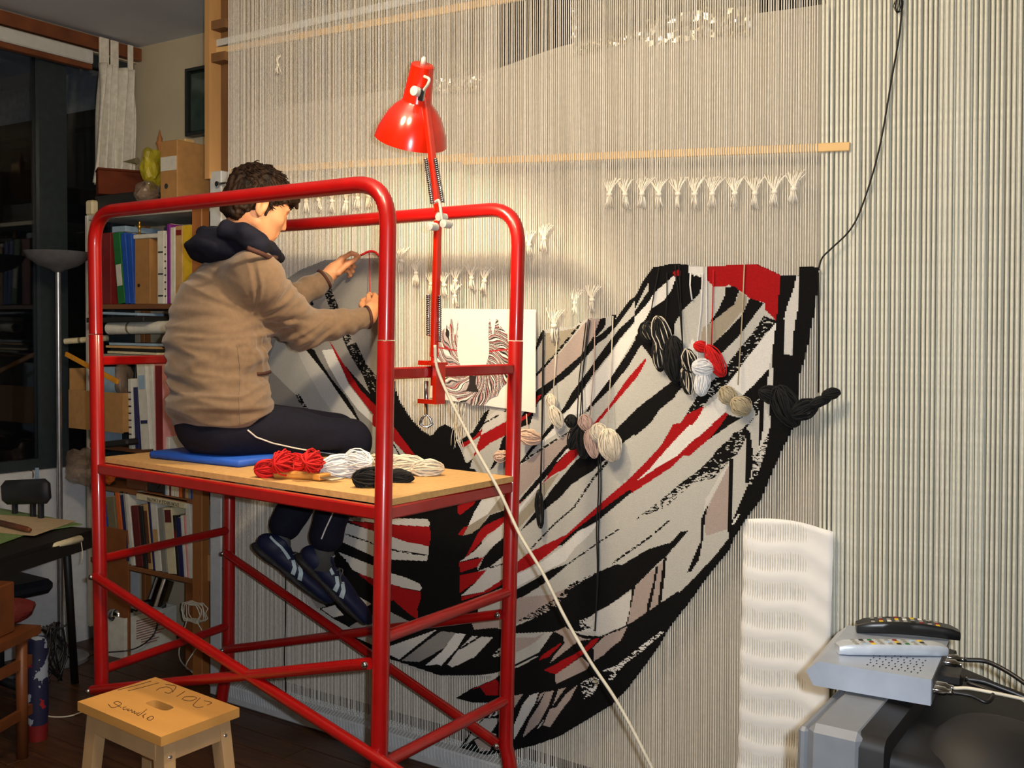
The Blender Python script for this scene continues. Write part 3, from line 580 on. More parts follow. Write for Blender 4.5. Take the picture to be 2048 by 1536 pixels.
# ------------------------------------------------------------------ organic surfaces from distance fields
class Field:
    def __init__(s, lo, hi, h):
        s.lo = V3(lo); s.h = h; s.n = np.ceil((V3(hi)-s.lo)/h).astype(int)+1; s.f = np.full(tuple(s.n), 0.5, np.float32)
    def _reg(s, a, b, pad):
        i0 = np.clip(np.floor((np.minimum(a, b)-pad-s.lo)/s.h).astype(int), 0, s.n-1); i1 = np.clip(np.ceil((np.maximum(a, b)+pad-s.lo)/s.h).astype(int)+1, 1, s.n)
        sl = tuple(slice(i0[t], i1[t]) for t in range(3))
        g = np.meshgrid(*[s.lo[t]+s.h*np.arange(i0[t], i1[t]) for t in range(3)], indexing='ij', sparse=True)
        return sl, g
    def _mix(s, sl, d, k, op):
        a = s.f[sl]
        if op == 'sub':
            d = -d; h = np.maximum(k-np.abs(a-d), 0)/k if k > 0 else 0; s.f[sl] = np.maximum(a, d)+h*h*k*0.25
        else:
            h = np.maximum(k-np.abs(a-d), 0)/k if k > 0 else 0; s.f[sl] = np.minimum(a, d)-h*h*k*0.25
    def cap(s, a, b, ra, rb=None, k=0.02, op='add'):
        a, b = V3(a), V3(b); rb = ra if rb is None else rb; m = max(ra, rb)+k+0.03
        sl, g = s._reg(a, b, m); d = b-a; L2 = max(d@d, 1e-9)
        q = [g[t]-a[t] for t in range(3)]; t = np.clip((q[0]*d[0]+q[1]*d[1]+q[2]*d[2])/L2, 0, 1)
        dist = np.sqrt((q[0]-t*d[0])**2+(q[1]-t*d[1])**2+(q[2]-t*d[2])**2)-(ra+(rb-ra)*t)
        s._mix(sl, dist.astype(np.float32), k, op); return s
    def ell(s, c, rad, ax=None, k=0.02, op='add'):
        c = V3(c); rad = V3(rad); A = np.eye(3) if ax is None else np.array([V3(v)/np.linalg.norm(v) for v in ax]); m = rad.max()
        sl, g = s._reg(c-m, c+m, k+0.03); q = [g[t]-c[t] for t in range(3)]
        u = [(q[0]*A[i][0]+q[1]*A[i][1]+q[2]*A[i][2]) for i in range(3)]
        k0 = np.sqrt(sum((u[i]/rad[i])**2 for i in range(3))); k1 = np.sqrt(sum((u[i]/rad[i]**2)**2 for i in range(3)))
        s._mix(sl, (k0*(k0-1)/np.maximum(k1, 1e-6)).astype(np.float32), k, op); return s
    def half(s, p, n, k=0.005, op='sub'):   # remove the side n points to
        p = V3(p); n = V3(n)/np.linalg.norm(n); sl, g = s._reg(s.lo, s.lo+s.h*s.n, 0)
        d = -((g[0]-p[0])*n[0]+(g[1]-p[1])*n[1]+(g[2]-p[2])*n[2]); s._mix(sl, np.broadcast_to(d, s.f.shape).astype(np.float32), k, op); return s
    def mesh(s):
        f = s.f; S = f < 0; nx, ny, nz = f.shape
        cnt = np.zeros((nx-1, ny-1, nz-1), np.int8)
        for i in (0, 1):
            for j in (0, 1):
                for k in (0, 1): cnt += S[i:nx-1+i, j:ny-1+j, k:nz-1+k]
        act = np.argwhere((cnt > 0) & (cnt < 8)); idx = np.full(cnt.shape, -1, np.int32); idx[tuple(act.T)] = np.arange(len(act))
        P = np.zeros((len(act), 3)); W = np.zeros(len(act))
        C8 = [(i, j, k) for i in (0, 1) for j in (0, 1) for k in (0, 1)]
        for a in C8:
            for t in range(3):
                if a[t] == 0:
                    b = list(a); b[t] = 1
                    fa = f[act[:, 0]+a[0], act[:, 1]+a[1], act[:, 2]+a[2]]; fb = f[act[:, 0]+b[0], act[:, 1]+b[1], act[:, 2]+b[2]]
                    m = (fa < 0) != (fb < 0); tt = np.where(m, fa/np.where(m, fa-fb, 1), 0)
                    q = np.tile(V3(a), (len(act), 1)); q[:, t] += tt; P[m] += q[m]; W[m] += 1
        P = s.lo+(act+P/W[:, None])*s.h; Q = []
        for t in range(3):
            o = [x for x in range(3) if x != t]; sl0 = [slice(None)]*3; sl1 = [slice(None)]*3; sl0[t] = slice(0, -1); sl1[t] = slice(1, None)
            A = S[tuple(sl0)]; B = S[tuple(sl1)]; E = np.argwhere(A != B); E = E[(E[:, o[0]] > 0) & (E[:, o[1]] > 0) & (E[:, o[0]] < s.n[o[0]]-1) & (E[:, o[1]] < s.n[o[1]]-1)]
            def c(d0, d1):
                e = E.copy(); e[:, o[0]] -= d0; e[:, o[1]] -= d1; return idx[e[:, 0], e[:, 1], e[:, 2]]
            q = np.stack([c(1, 1), c(0, 1), c(0, 0), c(1, 0)], 1); flip = A[tuple(E.T)]
            if t == 1: flip = ~flip
            q[~flip] = q[~flip][:, ::-1]; Q.append(q)
        Q = np.concatenate(Q); Q = Q[(Q >= 0).all(1)]
        return P, Q
def smoothmesh(P, Q, it=2):
    for _ in range(it):
        A = np.zeros_like(P); n = np.zeros(len(P))
        for i in range(4):
            a, b = Q[:, i], Q[:, (i+1) % 4]; np.add.at(A, a, P[b]); np.add.at(A, b, P[a]); np.add.at(n, a, 1); np.add.at(n, b, 1)
        P = 0.5*P+0.5*A/np.maximum(n, 1)[:, None]
    return P
def normals(P, Q):
    n = np.cross(P[Q[:, 2]]-P[Q[:, 0]], P[Q[:, 3]]-P[Q[:, 1]]); N = np.zeros_like(P)
    for i in range(4): np.add.at(N, Q[:, i], n)
    return N/np.maximum(np.linalg.norm(N, axis=1), 1e-12)[:, None]
def omesh(name, P, Q, m, parent=None, org=None, mi=None):
    me = bpy.data.meshes.new(name); off = V3(parent_world(parent)) if parent is not None else V3(org)
    me.from_pydata((P-off).tolist(), [], Q.tolist())
    for q in (m if isinstance(m, (list, tuple)) else [m]): me.materials.append(MATS[q])
    if mi is not None: me.polygons.foreach_set('material_index', mi)
    me.polygons.foreach_set('use_smooth', [True]*len(me.polygons)); me.update()
    o = bpy.data.objects.new(name, me); COL.objects.link(o)
    if parent is not None: o.parent = parent
    else: o.location = tuple(off)
    return o
from mathutils.bvhtree import BVHTree
def bvh(P, Q): return BVHTree.FromPolygons([tuple(p) for p in P], [tuple(int(i) for i in q) for q in Q])
def cast(tree, x, y, out=0.0012):
    d = Vector(ray(x, y)).normalized(); h = tree.ray_cast(Vector(CC), d)
    if h[0] is None: return None
    n = h[1]; n = n if n.dot(d) < 0 else -n
    return V3(h[0]+n*out)
# ------------------------------------------------------------------ person
def nrm(v): v = V3(v); return v/np.linalg.norm(v)
mat('skin', (202, 142, 104), 0.5, vary=0.05, scale=25, spec=0.35, bump=0.05, bscale=300)
mat('fleece', (114, 94, 76), 0.95, vary=0.06, scale=60, bump=0.35, bscale=500, sheen=0.25, spec=0.15)
mat('navy', (17, 19, 36), 0.85, vary=0.12, scale=60, bump=0.2, bscale=500, spec=0.25)
mat('brown_trim', (66, 34, 26), 0.8)
mat('piping_white', (228, 224, 220), 0.6)
mat('hair_brown', (38, 23, 13), 0.6, vary=0.45, scale=70, stretch=(1, 1, 0.35), bump=0.6, bscale=160, spec=0.2)
mat('shoe_blue', (15, 24, 58), 0.6, vary=0.1, spec=0.4); mat('shoe_sole', (40, 38, 38), 0.7, vary=0.3, scale=80); mat('shoe_stripe', (186, 204, 208), 0.5); mat('sock_grey', (78, 80, 78), 0.95, bump=0.3, bscale=500); mat('lace', (96, 96, 92), 0.8)
mat('lip', (190, 110, 88), 0.5); mat('eye_dark', (30, 22, 18), 0.3)
FD = nrm((0.44, 0.90, 0)); RD = nrm((0.90, -0.44, 0)); UP = V3((0, 0, 1))
pel = atY(448, 838, 2.27); pel[2] = 1.225
hipR, hipL = pel+RD*0.085, pel-RD*0.085
kneeR = atY(700, 884, 2.67); kneeL = kneeR-RD*0.17+FD*0.02+UP*0.01
ankR = atY(648, 1092, 2.60); ankL = atY(560, 1068, 2.60)
chest = atY(455, 640, 2.32); nb = atY(468, 505, 2.34)
shR = atY(512, 556, 2.29); shL = nb-RD*0.17+FD*0.02; shL[2] = shR[2]+0.01
elR = atY(603, 655, 2.50); elL = V3((-2.72, 2.57, 1.60))
wrR = atY(738, 634, 2.715); wrL = atY(652, 556, 2.72)
# head frame
pit = math.radians(24); HF = FD*math.cos(pit)-UP*math.sin(pit); HU = FD*math.sin(pit)+UP*math.cos(pit); HR = RD
hc = atY(518, 402, 2.36)
def hp(f, u, r=0): return hc+HF*f+HU*u+HR*r
HA = (HF, HU, HR)
B = Field((-3.02, 1.98, 0.46), (-2.22, 2.86, 2.13), 0.0042)
B.ell(hp(-0.005, 0.012), (0.098, 0.090, 0.074), HA, k=0.01).ell(hp(0.045, -0.045), (0.058, 0.072, 0.058), HA, k=0.03).ell(hp(0.060, -0.098), (0.034, 0.026, 0.030), HA, k=0.025)
B.cap(hp(0.012, -0.078, 0.050), hp(0.062, -0.104, 0.022), 0.016, 0.012, k=0.025).cap(hp(0.012, -0.078, -0.050), hp(0.062, -0.104, -0.022), 0.016, 0.012, k=0.025)
B.cap(hp(0.088, 0.004), hp(0.106, -0.040), 0.008, 0.012, k=0.012).ell(hp(0.106, -0.046, 0.009), (0.010, 0.008, 0.007), HA, k=0.006).ell(hp(0.101, -0.046, -0.009), (0.010, 0.008, 0.007), HA, k=0.006)
B.cap(hp(0.088, 0.012, 0.036), hp(0.096, 0.013, 0.010), 0.008, k=0.012).cap(hp(0.088, 0.012, -0.036), hp(0.096, 0.013, -0.010), 0.008, k=0.012)
for s in (1, -1):
    B.ell(hp(0.090, -0.006, 0.032*s), (0.010, 0.009, 0.014), HA, k=0.006, op='sub').ell(hp(0.080, -0.006, 0.031*s), (0.012, 0.012, 0.013), HA, k=0.004)
    B.ell(hp(0.066, -0.036, 0.042*s), (0.022, 0.018, 0.016), HA, k=0.02)
    # ear
    e = lambda f, u, r: hp(-0.004+f, -0.026+u, (0.073+r)*s)
    B.ell(e(0, 0, 0.010), (0.022, 0.036, 0.010), (nrm(HF-HR*0.35*s), HU, nrm(HR*s+HF*0.35)), k=0.006).ell(e(0.006, 0.004, 0.022), (0.012, 0.023, 0.013), HA, k=0.003, op='sub').cap(e(0.004, -0.026, 0.006), e(0.006, -0.030, 0.005), 0.008, k=0.006)
B.cap(hp(0.096, -0.072, -0.018), hp(0.096, -0.072, 0.018), 0.0055, k=0.008).cap(hp(0.094, -0.082, -0.015), hp(0.094, -0.082, 0.015), 0.0065, k=0.008)
B.cap(hp(0.101, -0.077, -0.022), hp(0.101, -0.077, 0.022), 0.002, k=0.003, op='sub')
B.cap(hp(-0.02, -0.05), nb-UP*0.02, 0.056, 0.062, k=0.03)
# trunk and limbs (inside the clothes)
B.cap(nb-UP*0.08, chest-UP*0.02, 0.09, 0.105, k=0.05).cap(shR, shL, 0.055, k=0.04).cap(chest, pel, 0.105, 0.10, k=0.05)
for h, kn, an in ((hipR, kneeR, ankR), (hipL, kneeL, ankL)):
    B.cap(h+UP*0.015, kn+UP*0.012, 0.055, 0.032, k=0.02).cap(kn+UP*0.012, an, 0.034, 0.028, k=0.02)
for sh, el, wr in ((shR, elR, wrR), (shL, elL, wrL)):
    B.cap(sh, el, 0.044, 0.036, k=0.03).cap(el, wr, 0.036, 0.025, k=0.015)
# hands: palm frame (along fingers a, across b, out of the back n)
def finger(P, r0=0.0088, r1=0.0066, k=0.004):
    for i in range(len(P)-1): B.cap(P[i], P[i+1], r0+(r1-r0)*i/(len(P)-1), r0+(r1-r0)*(i+1)/(len(P)-1), k=k)
def px(x, y, Y): return atY(x, y, Y)
# left hand: palm towards the loom, thumb and index pinch the red yarn
kI, kM, kRg, kP = px(684, 517, 2.765), px(689, 524, 2.785), px(690, 532, 2.80), px(688, 540, 2.81)
B.cap(wrL, px(668, 540, 2.75), 0.026, 0.027, k=0.012)
for q in (kI, kM, kRg, kP): B.cap(px(662, 546, 2.745), q, 0.021, 0.0115, k=0.012)
finger([kI, px(703, 506, 2.775), px(712, 509, 2.79), px(719, 513, 2.80)], 0.0095, 0.0068)
finger([px(662, 549, 2.735), px(676, 545, 2.745), px(692, 531, 2.765), px(706, 522, 2.785), px(716, 515, 2.80)], 0.0135, 0.0075)
finger([kM, px(704, 524, 2.80), px(708, 533, 2.815), px(702, 540, 2.82)], 0.009, 0.0068)
finger([kRg, px(703, 533, 2.815), px(706, 543, 2.825), px(700, 548, 2.83)], 0.0085, 0.0066)
finger([kP, px(698, 543, 2.82), px(701, 551, 2.828), px(697, 554, 2.83)], 0.0075, 0.006)
# right hand: back to the camera, fingers closing upwards on the strand
kI2, kM2, kR2, kP2 = px(737, 603, 2.77), px(748, 602, 2.775), px(757, 607, 2.775), px(764, 614, 2.77)
B.cap(wrR, px(744, 618, 2.745), 0.025, 0.027, k=0.012)
for q in (kI2, kM2, kR2, kP2): B.cap(px(744, 622, 2.74), q, 0.021, 0.0115, k=0.012)
finger([kI2, px(737, 592, 2.785), px(739, 588, 2.80), px(741, 592, 2.815)], 0.0098, 0.007)
finger([kM2, px(750, 592, 2.792), px(749, 589, 2.808), px(747, 595, 2.82)], 0.0098, 0.007)
finger([kR2, px(760, 597, 2.792), px(759, 595, 2.808), px(756, 601, 2.82)], 0.0092, 0.0068)
finger([kP2, px(767, 606, 2.785), px(766, 604, 2.80), px(763, 609, 2.81)], 0.008, 0.0062)
finger([px(733, 622, 2.74), px(724, 610, 2.755), px(726, 602, 2.775), px(735, 595, 2.80)], 0.0135, 0.0078)
Pv, Qv = B.mesh(); Pv = smoothmesh(Pv, Qv, 1)
person = omesh('person', Pv, Qv, 'skin', None, org=tuple(pel-UP*0.1))
tag(person, 'person in a tan fleece and navy tracksuit bottoms seated on the scaffold weaving', 'person')
BODYT = bvh(Pv, Qv)
for s in (1, -1):
    MB().lathe(hp(0.0895, -0.006, 0.031*s), tuple(HF), [(0.007, -0.004), (0.0055, 0.001), (0.0, 0.002)], 10).build('eye', 'eye_dark', person, True)
    MB().tube([hp(0.098, 0.016, 0.012*s), hp(0.100, 0.020, 0.026*s), hp(0.090, 0.017, 0.044*s)], [0.003, 0.004, 0.0025], 6, flat=(1, 0.8)).build('eyebrow', 'hair_brown', person, True)
# hair
Hf = Field(hc-0.17, hc+0.17, 0.004)
Hf.ell(hp(-0.008, 0.020), (0.108, 0.098, 0.084), HA, k=0.01).ell(hp(-0.055, -0.035), (0.055, 0.075, 0.066), HA, k=0.03)
Hf.cap(hp(0.085, 0.052, 0.05), hp(0.085, 0.052, -0.05), 0.024, k=0.02).cap(hp(0.085, 0.060, 0.01), hp(0.118, 0.036, 0.018), 0.014, 0.007, k=0.012).cap(hp(0.085, 0.055, -0.02), hp(0.112, 0.034, -0.02), 0.013, 0.007, k=0.012)
Hf.ell(hp(0.100, -0.055), (0.100, 0.088, 0.12), HA, k=0.012, op='sub').ell(hp(0.030, -0.085), (0.060, 0.060, 0.12), HA, k=0.015, op='sub')
for s in (1, -1):
    Hf.ell(hp(0.0, -0.030, 0.092*s), (0.027, 0.041, 0.034), HA, k=0.006, op='sub').cap(hp(0.022, 0.0, 0.070*s), hp(0.024, -0.045, 0.066*s), 0.010, 0.005, k=0.008)
Hf.half(hp(-0.06, -0.098), -HU-HF*0.25, k=0.01)
Ph, Qh = Hf.mesh(); Ph = smoothmesh(Ph, Qh, 1); Nh = normals(Ph, Qh)
amp = np.array([mnoise.noise(Vector(((p-hc)@HF*38, (p-hc)@HU*38, (p-hc)@HR*90)))*0.006+mnoise.noise(Vector(((p-hc)@HF*90, (p-hc)@HU*60, (p-hc)@HR*190)))*0.004 for p in Ph]); Ph = Ph+Nh*amp[:, None]
hair = omesh('hair', Ph, Qh, 'hair_brown', person); hair['label'] = 'short dark brown hair'
g = MB(); HT = bvh(Ph, Qh); r_ = random.Random(5)
for i in range(420):
    a, b = r_.uniform(-0.1, 0.08), r_.uniform(-math.pi, math.pi)
    d = nrm(HF*a*10+HU*abs(math.cos(b))*1.0+HR*math.sin(b)+HU*r_.uniform(-.5, .3)); hit = HT.ray_cast(Vector(hp(-0.01, 0.0)+d*0.3), Vector(-d))
    if hit[0] is None: continue
    p = V3(hit[0]); n = V3(hit[1]); fl = nrm(HF*0.9-HU*0.35+HR*0.25*math.sin(b)+V3([r_.uniform(-.3, .3) for _ in range(3)])); fl = nrm(fl-n*(fl@n))
    if (p-hc)@HF < 0.02 and (p-hc)@HU < 0.03: fl = nrm(-HU+HF*0.15+V3([r_.uniform(-.2, .2) for _ in range(3)])); fl = nrm(fl-n*(fl@n))
    L = r_.uniform(0.012, 0.026); g.tube([p-fl*L*0.5-n*0.004, p+n*0.002, p+fl*L*0.6+n*0.003, p+fl*L+n*r_.uniform(0, 0.006)], [0.0025, 0.0026, 0.0016, 0.0004], 4)
o = g.build('hair_strands', 'hair_brown', person, True); o['kind'] = 'stuff'
# ---------------- trousers
Tf = Field((-3.02, 1.98, 0.66), (-2.2, 2.86, 1.50), 0.006)
Tf.ell(pel-FD*0.02, (0.135, 0.165, 0.115), (FD, RD, UP), k=0.03).cap(pel, chest-UP*0.14, 0.12, 0.118, k=0.04)
for h, kn, an in ((hipR, kneeR, ankR), (hipL, kneeL, ankL)):
    Tf.cap(h-UP*0.005, kn, 0.098, 0.072, k=0.03).cap(kn, an+(kn-an)*0.10, 0.070, 0.060, k=0.03)
Pt, Qt = Tf.mesh()
# flatten against the deck where it sits
zsit = BZ+0.026
on = (Pt[:, 2] < zsit) & (Pt[:, 2] > BZ-0.09) & ((Pt@SN) < DF-0.02)
Pt[on, 2] = zsit+0.02*(Pt[on, 2]-zsit)
Pt = smoothmesh(Pt, Qt, 2); Nt = normals(Pt, Qt)
amp = np.array([mnoise.noise(Vector((p[0]*9, p[1]*9, p[2]*16)))*0.006 for p in Pt]); Pt = Pt+Nt*amp[:, None]
tro = omesh('trousers', Pt, Qt, 'navy', person); tro['label'] = 'navy tracksuit trousers with white piping'
TT = bvh(Pt, Qt)
def surfline(tree, pts, r, name, m, par, out=0.001):
    q = []
    for i in range(len(pts)-1):
        for t in np.linspace(0, 1, 10, endpoint=(i == len(pts)-2)):
            c = cast(tree, pts[i][0]+(pts[i+1][0]-pts[i][0])*t, pts[i][1]+(pts[i+1][1]-pts[i][1])*t, out)
            if c is not None: q.append(c)
    if len(q) > 2: return MB().tube(q, r, 6).build(name, m, par, True)
surfline(TT, [(495, 860), (512, 874), (545, 886), (590, 896), (630, 903), (668, 908), (700, 912)], 0.0026, 'piping', 'piping_white', tro)
surfline(TT, [(671, 1006), (664, 1030), (650, 1060), (643, 1078)], 0.0026, 'piping', 'piping_white', tro)
# ---------------- fleece jacket
Jf = Field((-3.05, 1.95, 1.12), (-2.2, 2.84, 1.92), 0.0056)
TA = (FD, RD, UP)
lum = (pel+chest)/2
Jf.ell(chest-UP*0.01-FD*0.025, (0.155, 0.185, 0.20), TA, k=0.05).ell(lum-FD*0.035+UP*0.01, (0.155, 0.178, 0.20), TA, k=0.06).ell(pel+UP*0.060-FD*0.012, (0.162, 0.208, 0.125), TA, k=0.05)
Jf.cap(shR, shL, 0.082, k=0.06).cap(nb-UP*0.075+FD*0.01, chest, 0.10, 0.13, k=0.05)
Jf.cap(shR, elR, 0.084, 0.069, k=0.05).cap(elR, wrR+(elR-wrR)*0.06, 0.068, 0.043, k=0.03).cap(shL, elL, 0.082, 0.066, k=0.05).cap(elL, wrL+(elL-wrL)*0.08, 0.064, 0.043, k=0.03)
Jf.ell(nb+UP*0.06+FD*0.02, (0.075, 0.075, 0.06), TA, k=0.02, op='sub')
Pj, Qj = Jf.mesh(); Pj = smoothmesh(Pj, Qj, 2); Nj = normals(Pj, Qj)
def folds(p):
    # irregular creases: fanning from the armpit over the back, sagging U-shaped folds lower down
    a = p-V3(atY(505, 640, 2.22)); s = -(a@FD); dz = -a[2]; rs = a@RD
    rr = math.hypot(s, dz)+1e-6; th = math.atan2(dz, s+0.03)
    n1 = mnoise.noise(Vector((rr*6.0, th*3.2, 1.3)))+0.5*mnoise.noise(Vector((rr*9.0, th*6.5, 4.7)))
    w1 = math.exp(-((rr-0.15)/0.11)**2)
    zz = p[2]-1.0*(s-0.08)**2
    n2 = mnoise.noise(Vector((s*4.5, rs*4.5, zz*21.0)))+0.5*mnoise.noise(Vector((s*8, rs*8+3, zz*40.0)))
    w2 = max(0.0, min(1.0, (1.60-p[2])/0.12))*max(0.0, min(1.0, (p[2]-1.15)/0.04))
    n1 = 1-abs(n1)*2.2 if n1 > -9 else 0; n2 = 1-abs(n2)*2.2
    return 0.0115*w1*n1*0.8+0.0115*w2*n2-0.006+0.009*mnoise.noise(Vector((p[0]*7, p[1]*7, p[2]*9)))
def armfold(p, A, Bp):
    d = Bp-A; L = np.linalg.norm(d); d = d/L; t = (p-A)@d
    if t < -0.02 or t > L+0.02: return 0.0
    r = np.linalg.norm(p-A-d*t)
    if r > 0.10: return 0.0
    return 0.0050*math.sin(t*2*math.pi/0.075+4*mnoise.noise(Vector(p*8)))*max(0.0, mnoise.noise(Vector(p*5.0+V3((3, 1, 2))))+0.35)
amp = np.array([folds(p)+armfold(p, elR, wrR)+0.8*armfold(p, shR, elR)+armfold(p, elL, wrL) for p in Pj]); Pj = Pj+Nj*amp[:, None]; Pj = smoothmesh(Pj, Qj, 1)
jk = omesh('fleece_jacket', Pj, Qj, 'fleece', person); jk['label'] = 'tan fleece jacket with brown trim'
JT = bvh(Pj, Qj)
surfline(JT, [(514, 748), (526, 747), (541, 743)], 0.006, 'pocket_trim', 'brown_trim', jk)
surfline(JT, [(474, 690), (480, 740), (478, 800), (480, 850)], 0.0012, 'side_seam', 'fleece', jk)
def ring(c, ax, r, tr, name, m, par):
    ax = nrm(ax); u = nrm(np.cross(ax, UP)); w = np.cross(ax, u)
    MB().tube([c+(u*math.cos(t)+w*math.sin(t))*r for t in np.linspace(0, 2*math.pi, 24, endpoint=False)], tr, 8, closed=True).build(name, m, par, True)
ring(wrR+(elR-wrR)*0.02, wrR-elR, 0.037, 0.0055, 'cuff_trim', 'brown_trim', jk); ring(wrL+(elL-wrL)*0.03, wrL-elL, 0.036, 0.0055, 'cuff_trim', 'brown_trim', jk)
# ---------------- navy hood and collar
Cf = Field(nb-0.24, nb+0.24, 0.005)
n0 = nb+UP*0.005
Cf.ell(n0-FD*0.072-UP*0.004, (0.085, 0.135, 0.046), (nrm(FD-UP*0.25), RD, nrm(UP+FD*0.25)), k=0.03)
Cf.ell(n0-FD*0.035+UP*0.024, (0.085, 0.112, 0.046), (nrm(FD-UP*0.5), RD, nrm(UP+FD*0.5)), k=0.03)
ctr = [atY(x, y, Y) for x, y, Y in ((452, 455, 2.22), (492, 468, 2.24), (520, 488, 2.28), (540, 505, 2.36), (556, 514, 2.42))]
for a, b in zip(ctr[:-1], ctr[1:]): Cf.cap(a, b, 0.028, 0.020, k=0.045)
mir = [p-RD*2*((p-nb)@RD) for p in ctr]
for a, b in zip(mir[:-1], mir[1:]): Cf.cap(a, b, 0.028, 0.020, k=0.045)
Cf.cap(hp(-0.01, -0.05), nb+UP*0.03, 0.056, 0.052, k=0.01, op='sub')
Pc, Qc = Cf.mesh(); Pc = smoothmesh(Pc, Qc, 2); Nc = normals(Pc, Qc)
Pc = Pc+Nc*np.array([mnoise.noise(Vector(p*20))*0.006+mnoise.noise(Vector((p[0]*14, p[1]*14, p[2]*45)))*0.005 for p in Pc])[:, None]
hood = omesh('hood', Pc, Qc, 'navy', person); hood['label'] = 'navy hood and collar over the fleece'
q = [atY(x, y, Y) for x, y, Y in ((500, 497, 2.20), (528, 508, 2.25), (545, 516, 2.31), (557, 516, 2.38))]
MB().tube(spline([p-FD*0.012-RD*-0.012 for p in q], 6), 0.008, 8).build('collar_trim', 'brown_trim', hood, True)
# ---------------- feet
def shoe(an, heel_px, toe_px, Yh, Yt, label, hemw):
    he = atY(*heel_px, Yh); to = atY(*toe_px, Yt); a = nrm(to-he); s = nrm(np.cross(a, UP)); u = np.cross(s, a); L = np.linalg.norm(to-he)
    lo = np.minimum(he, to)-0.11; hi = np.maximum(he, to)+0.11
    f = Field(lo, hi, 0.004); q = lambda x, y, z: he+a*x*L+s*y+u*z
    f.ell(q(0.10, 0, 0.040), (0.052, 0.034, 0.040), (a, s, u), k=0.02).ell(q(0.40, 0, 0.036), (0.10, 0.036, 0.036), (a, s, u), k=0.03).ell(q(0.72, 0.002, 0.026), (0.085, 0.044, 0.028), (a, s, u), k=0.03).ell(q(0.92, 0, 0.020), (0.05, 0.036, 0.020), (a, s, u), k=0.03)
    f.cap(q(0.14, 0, 0.05), q(0.20, 0, 0.082), 0.034, 0.033, k=0.02).ell(q(0.22, 0, 0.105), (0.045, 0.030, 0.032), (a, s, u), k=0.006, op='sub')
    P, Q = f.mesh(); P = smoothmesh(P, Q, 1); sh = omesh('shoe', P, Q, 'shoe_blue', person); sh['label'] = label
    f = Field(lo, hi, 0.0045)
    f.ell(q(0.10, 0, 0.006), (0.056, 0.040, 0.016), (a, s, u), k=0.01).ell(q(0.42, 0, 0.004), (0.11, 0.036, 0.013), (a, s, u), k=0.02).ell(q(0.74, 0.002, 0.002), (0.095, 0.048, 0.013), (a, s, u), k=0.02)
    f.cap(q(0.0, 0, 0.01), q(0.02, 0, 0.045), 0.016, 0.012, k=0.01)
    P2, Q2 = f.mesh(); P2 = smoothmesh(P2, Q2, 1); omesh('sole', P2, Q2, 'shoe_sole', sh)
    # sock
    g = MB(); g.tube([q(0.24, 0, 0.035), an+(kneeR-ankR)*0.02, an+(kneeR-ankR)*0.22], [0.042, 0.036, 0.036], 16); so = g.build('sock', 'sock_grey', person, True)
    # laces
    g = MB()
    for i in range(5):
        x = 0.36+i*0.055; z = 0.072-i*0.0035; sg = 1 if i % 2 else -1
        g.tube([q(x, -0.020, z-0.004), q(x+0.03, 0, z+0.004), q(x+0.055, 0.020, z-0.006)], 0.002, 5); g.tube([q(x, 0.020, z-0.004), q(x+0.03, 0, z+0.005), q(x+0.055, -0.020, z-0.006)], 0.002, 5)
    g.tube(spline([q(0.36, 0.01, 0.078), q(0.40, 0.03, 0.085), q(0.44, 0.032, 0.06), q(0.5, 0.035, 0.05)]), 0.002, 5)
    o = g.build('laces', 'lace', sh, True); o['kind'] = 'stuff'
    T = bvh(P, Q)
    return sh, T, q
def stripe(sh, tree, q, pts, w0, w1):
    """pale stripe lying on the side of a shoe that faces the room; pts in foot coordinates (along, height)"""
    o_ = q(0, 0, 0); sd = nrm(q(0, 1, 0)-o_); sg = 1 if sd@(CC-o_) > 0 else -1; rows = []
    P = [V3(p) for p in pts]
    for i in range(9):
        t = i/8*(len(P)-1); k = min(int(t), len(P)-2); c = P[k]+(P[k+1]-P[k])*(t-k); d = P[k+1]-P[k]; n = V3((-d[1], d[0]*0.25)); n = n/np.linalg.norm(n)*(w0+(w1-w0)*i/8)/2; row = []
        for j in range(5):
            e = c+n*(j/2-1)*V3((4.0, 1.0)); h = tree.ray_cast(Vector(q(e[0], 0.15*sg, e[1])), Vector(-sd*sg))
            if h[0] is None: break
            row.append(V3(h[0])+sd*sg*0.0016)
        if len(row) == 5: rows.append(row)
    if len(rows) > 2: MB().grid(rows).build('stripe', 'shoe_stripe', sh, True)
shR_, tR, qR = shoe(ankR, (598, 1120), (726, 1246), 2.545, 2.70, 'navy trainer with pale stripes, nearer foot', 0)
shL_, tL, qL = shoe(ankL, (512, 1098), (650, 1204), 2.52, 2.68, 'navy trainer with pale stripes, further foot', 0)
for sh, tr3, q3 in ((shR_, tR, qR), (shL_, tL, qL)):
    stripe(sh, tr3, q3, [(0.03, 0.070), (0.20, 0.068), (0.36, 0.052)], 0.007, 0.010)
    stripe(sh, tr3, q3, [(0.40, 0.056), (0.47, 0.040), (0.50, 0.016)], 0.011, 0.013)
    stripe(sh, tr3, q3, [(0.49, 0.056), (0.56, 0.040), (0.60, 0.016)], 0.011, 0.014)
MB().tube([qR(0.14+0.10*math.cos(t), 0.034*math.sin(t), 0.083+0.012*math.cos(t)) for t in np.linspace(0, 2*math.pi, 20, endpoint=False)], 0.003, 6, closed=True).build('collar_piping', 'shoe_stripe', shR_, True)
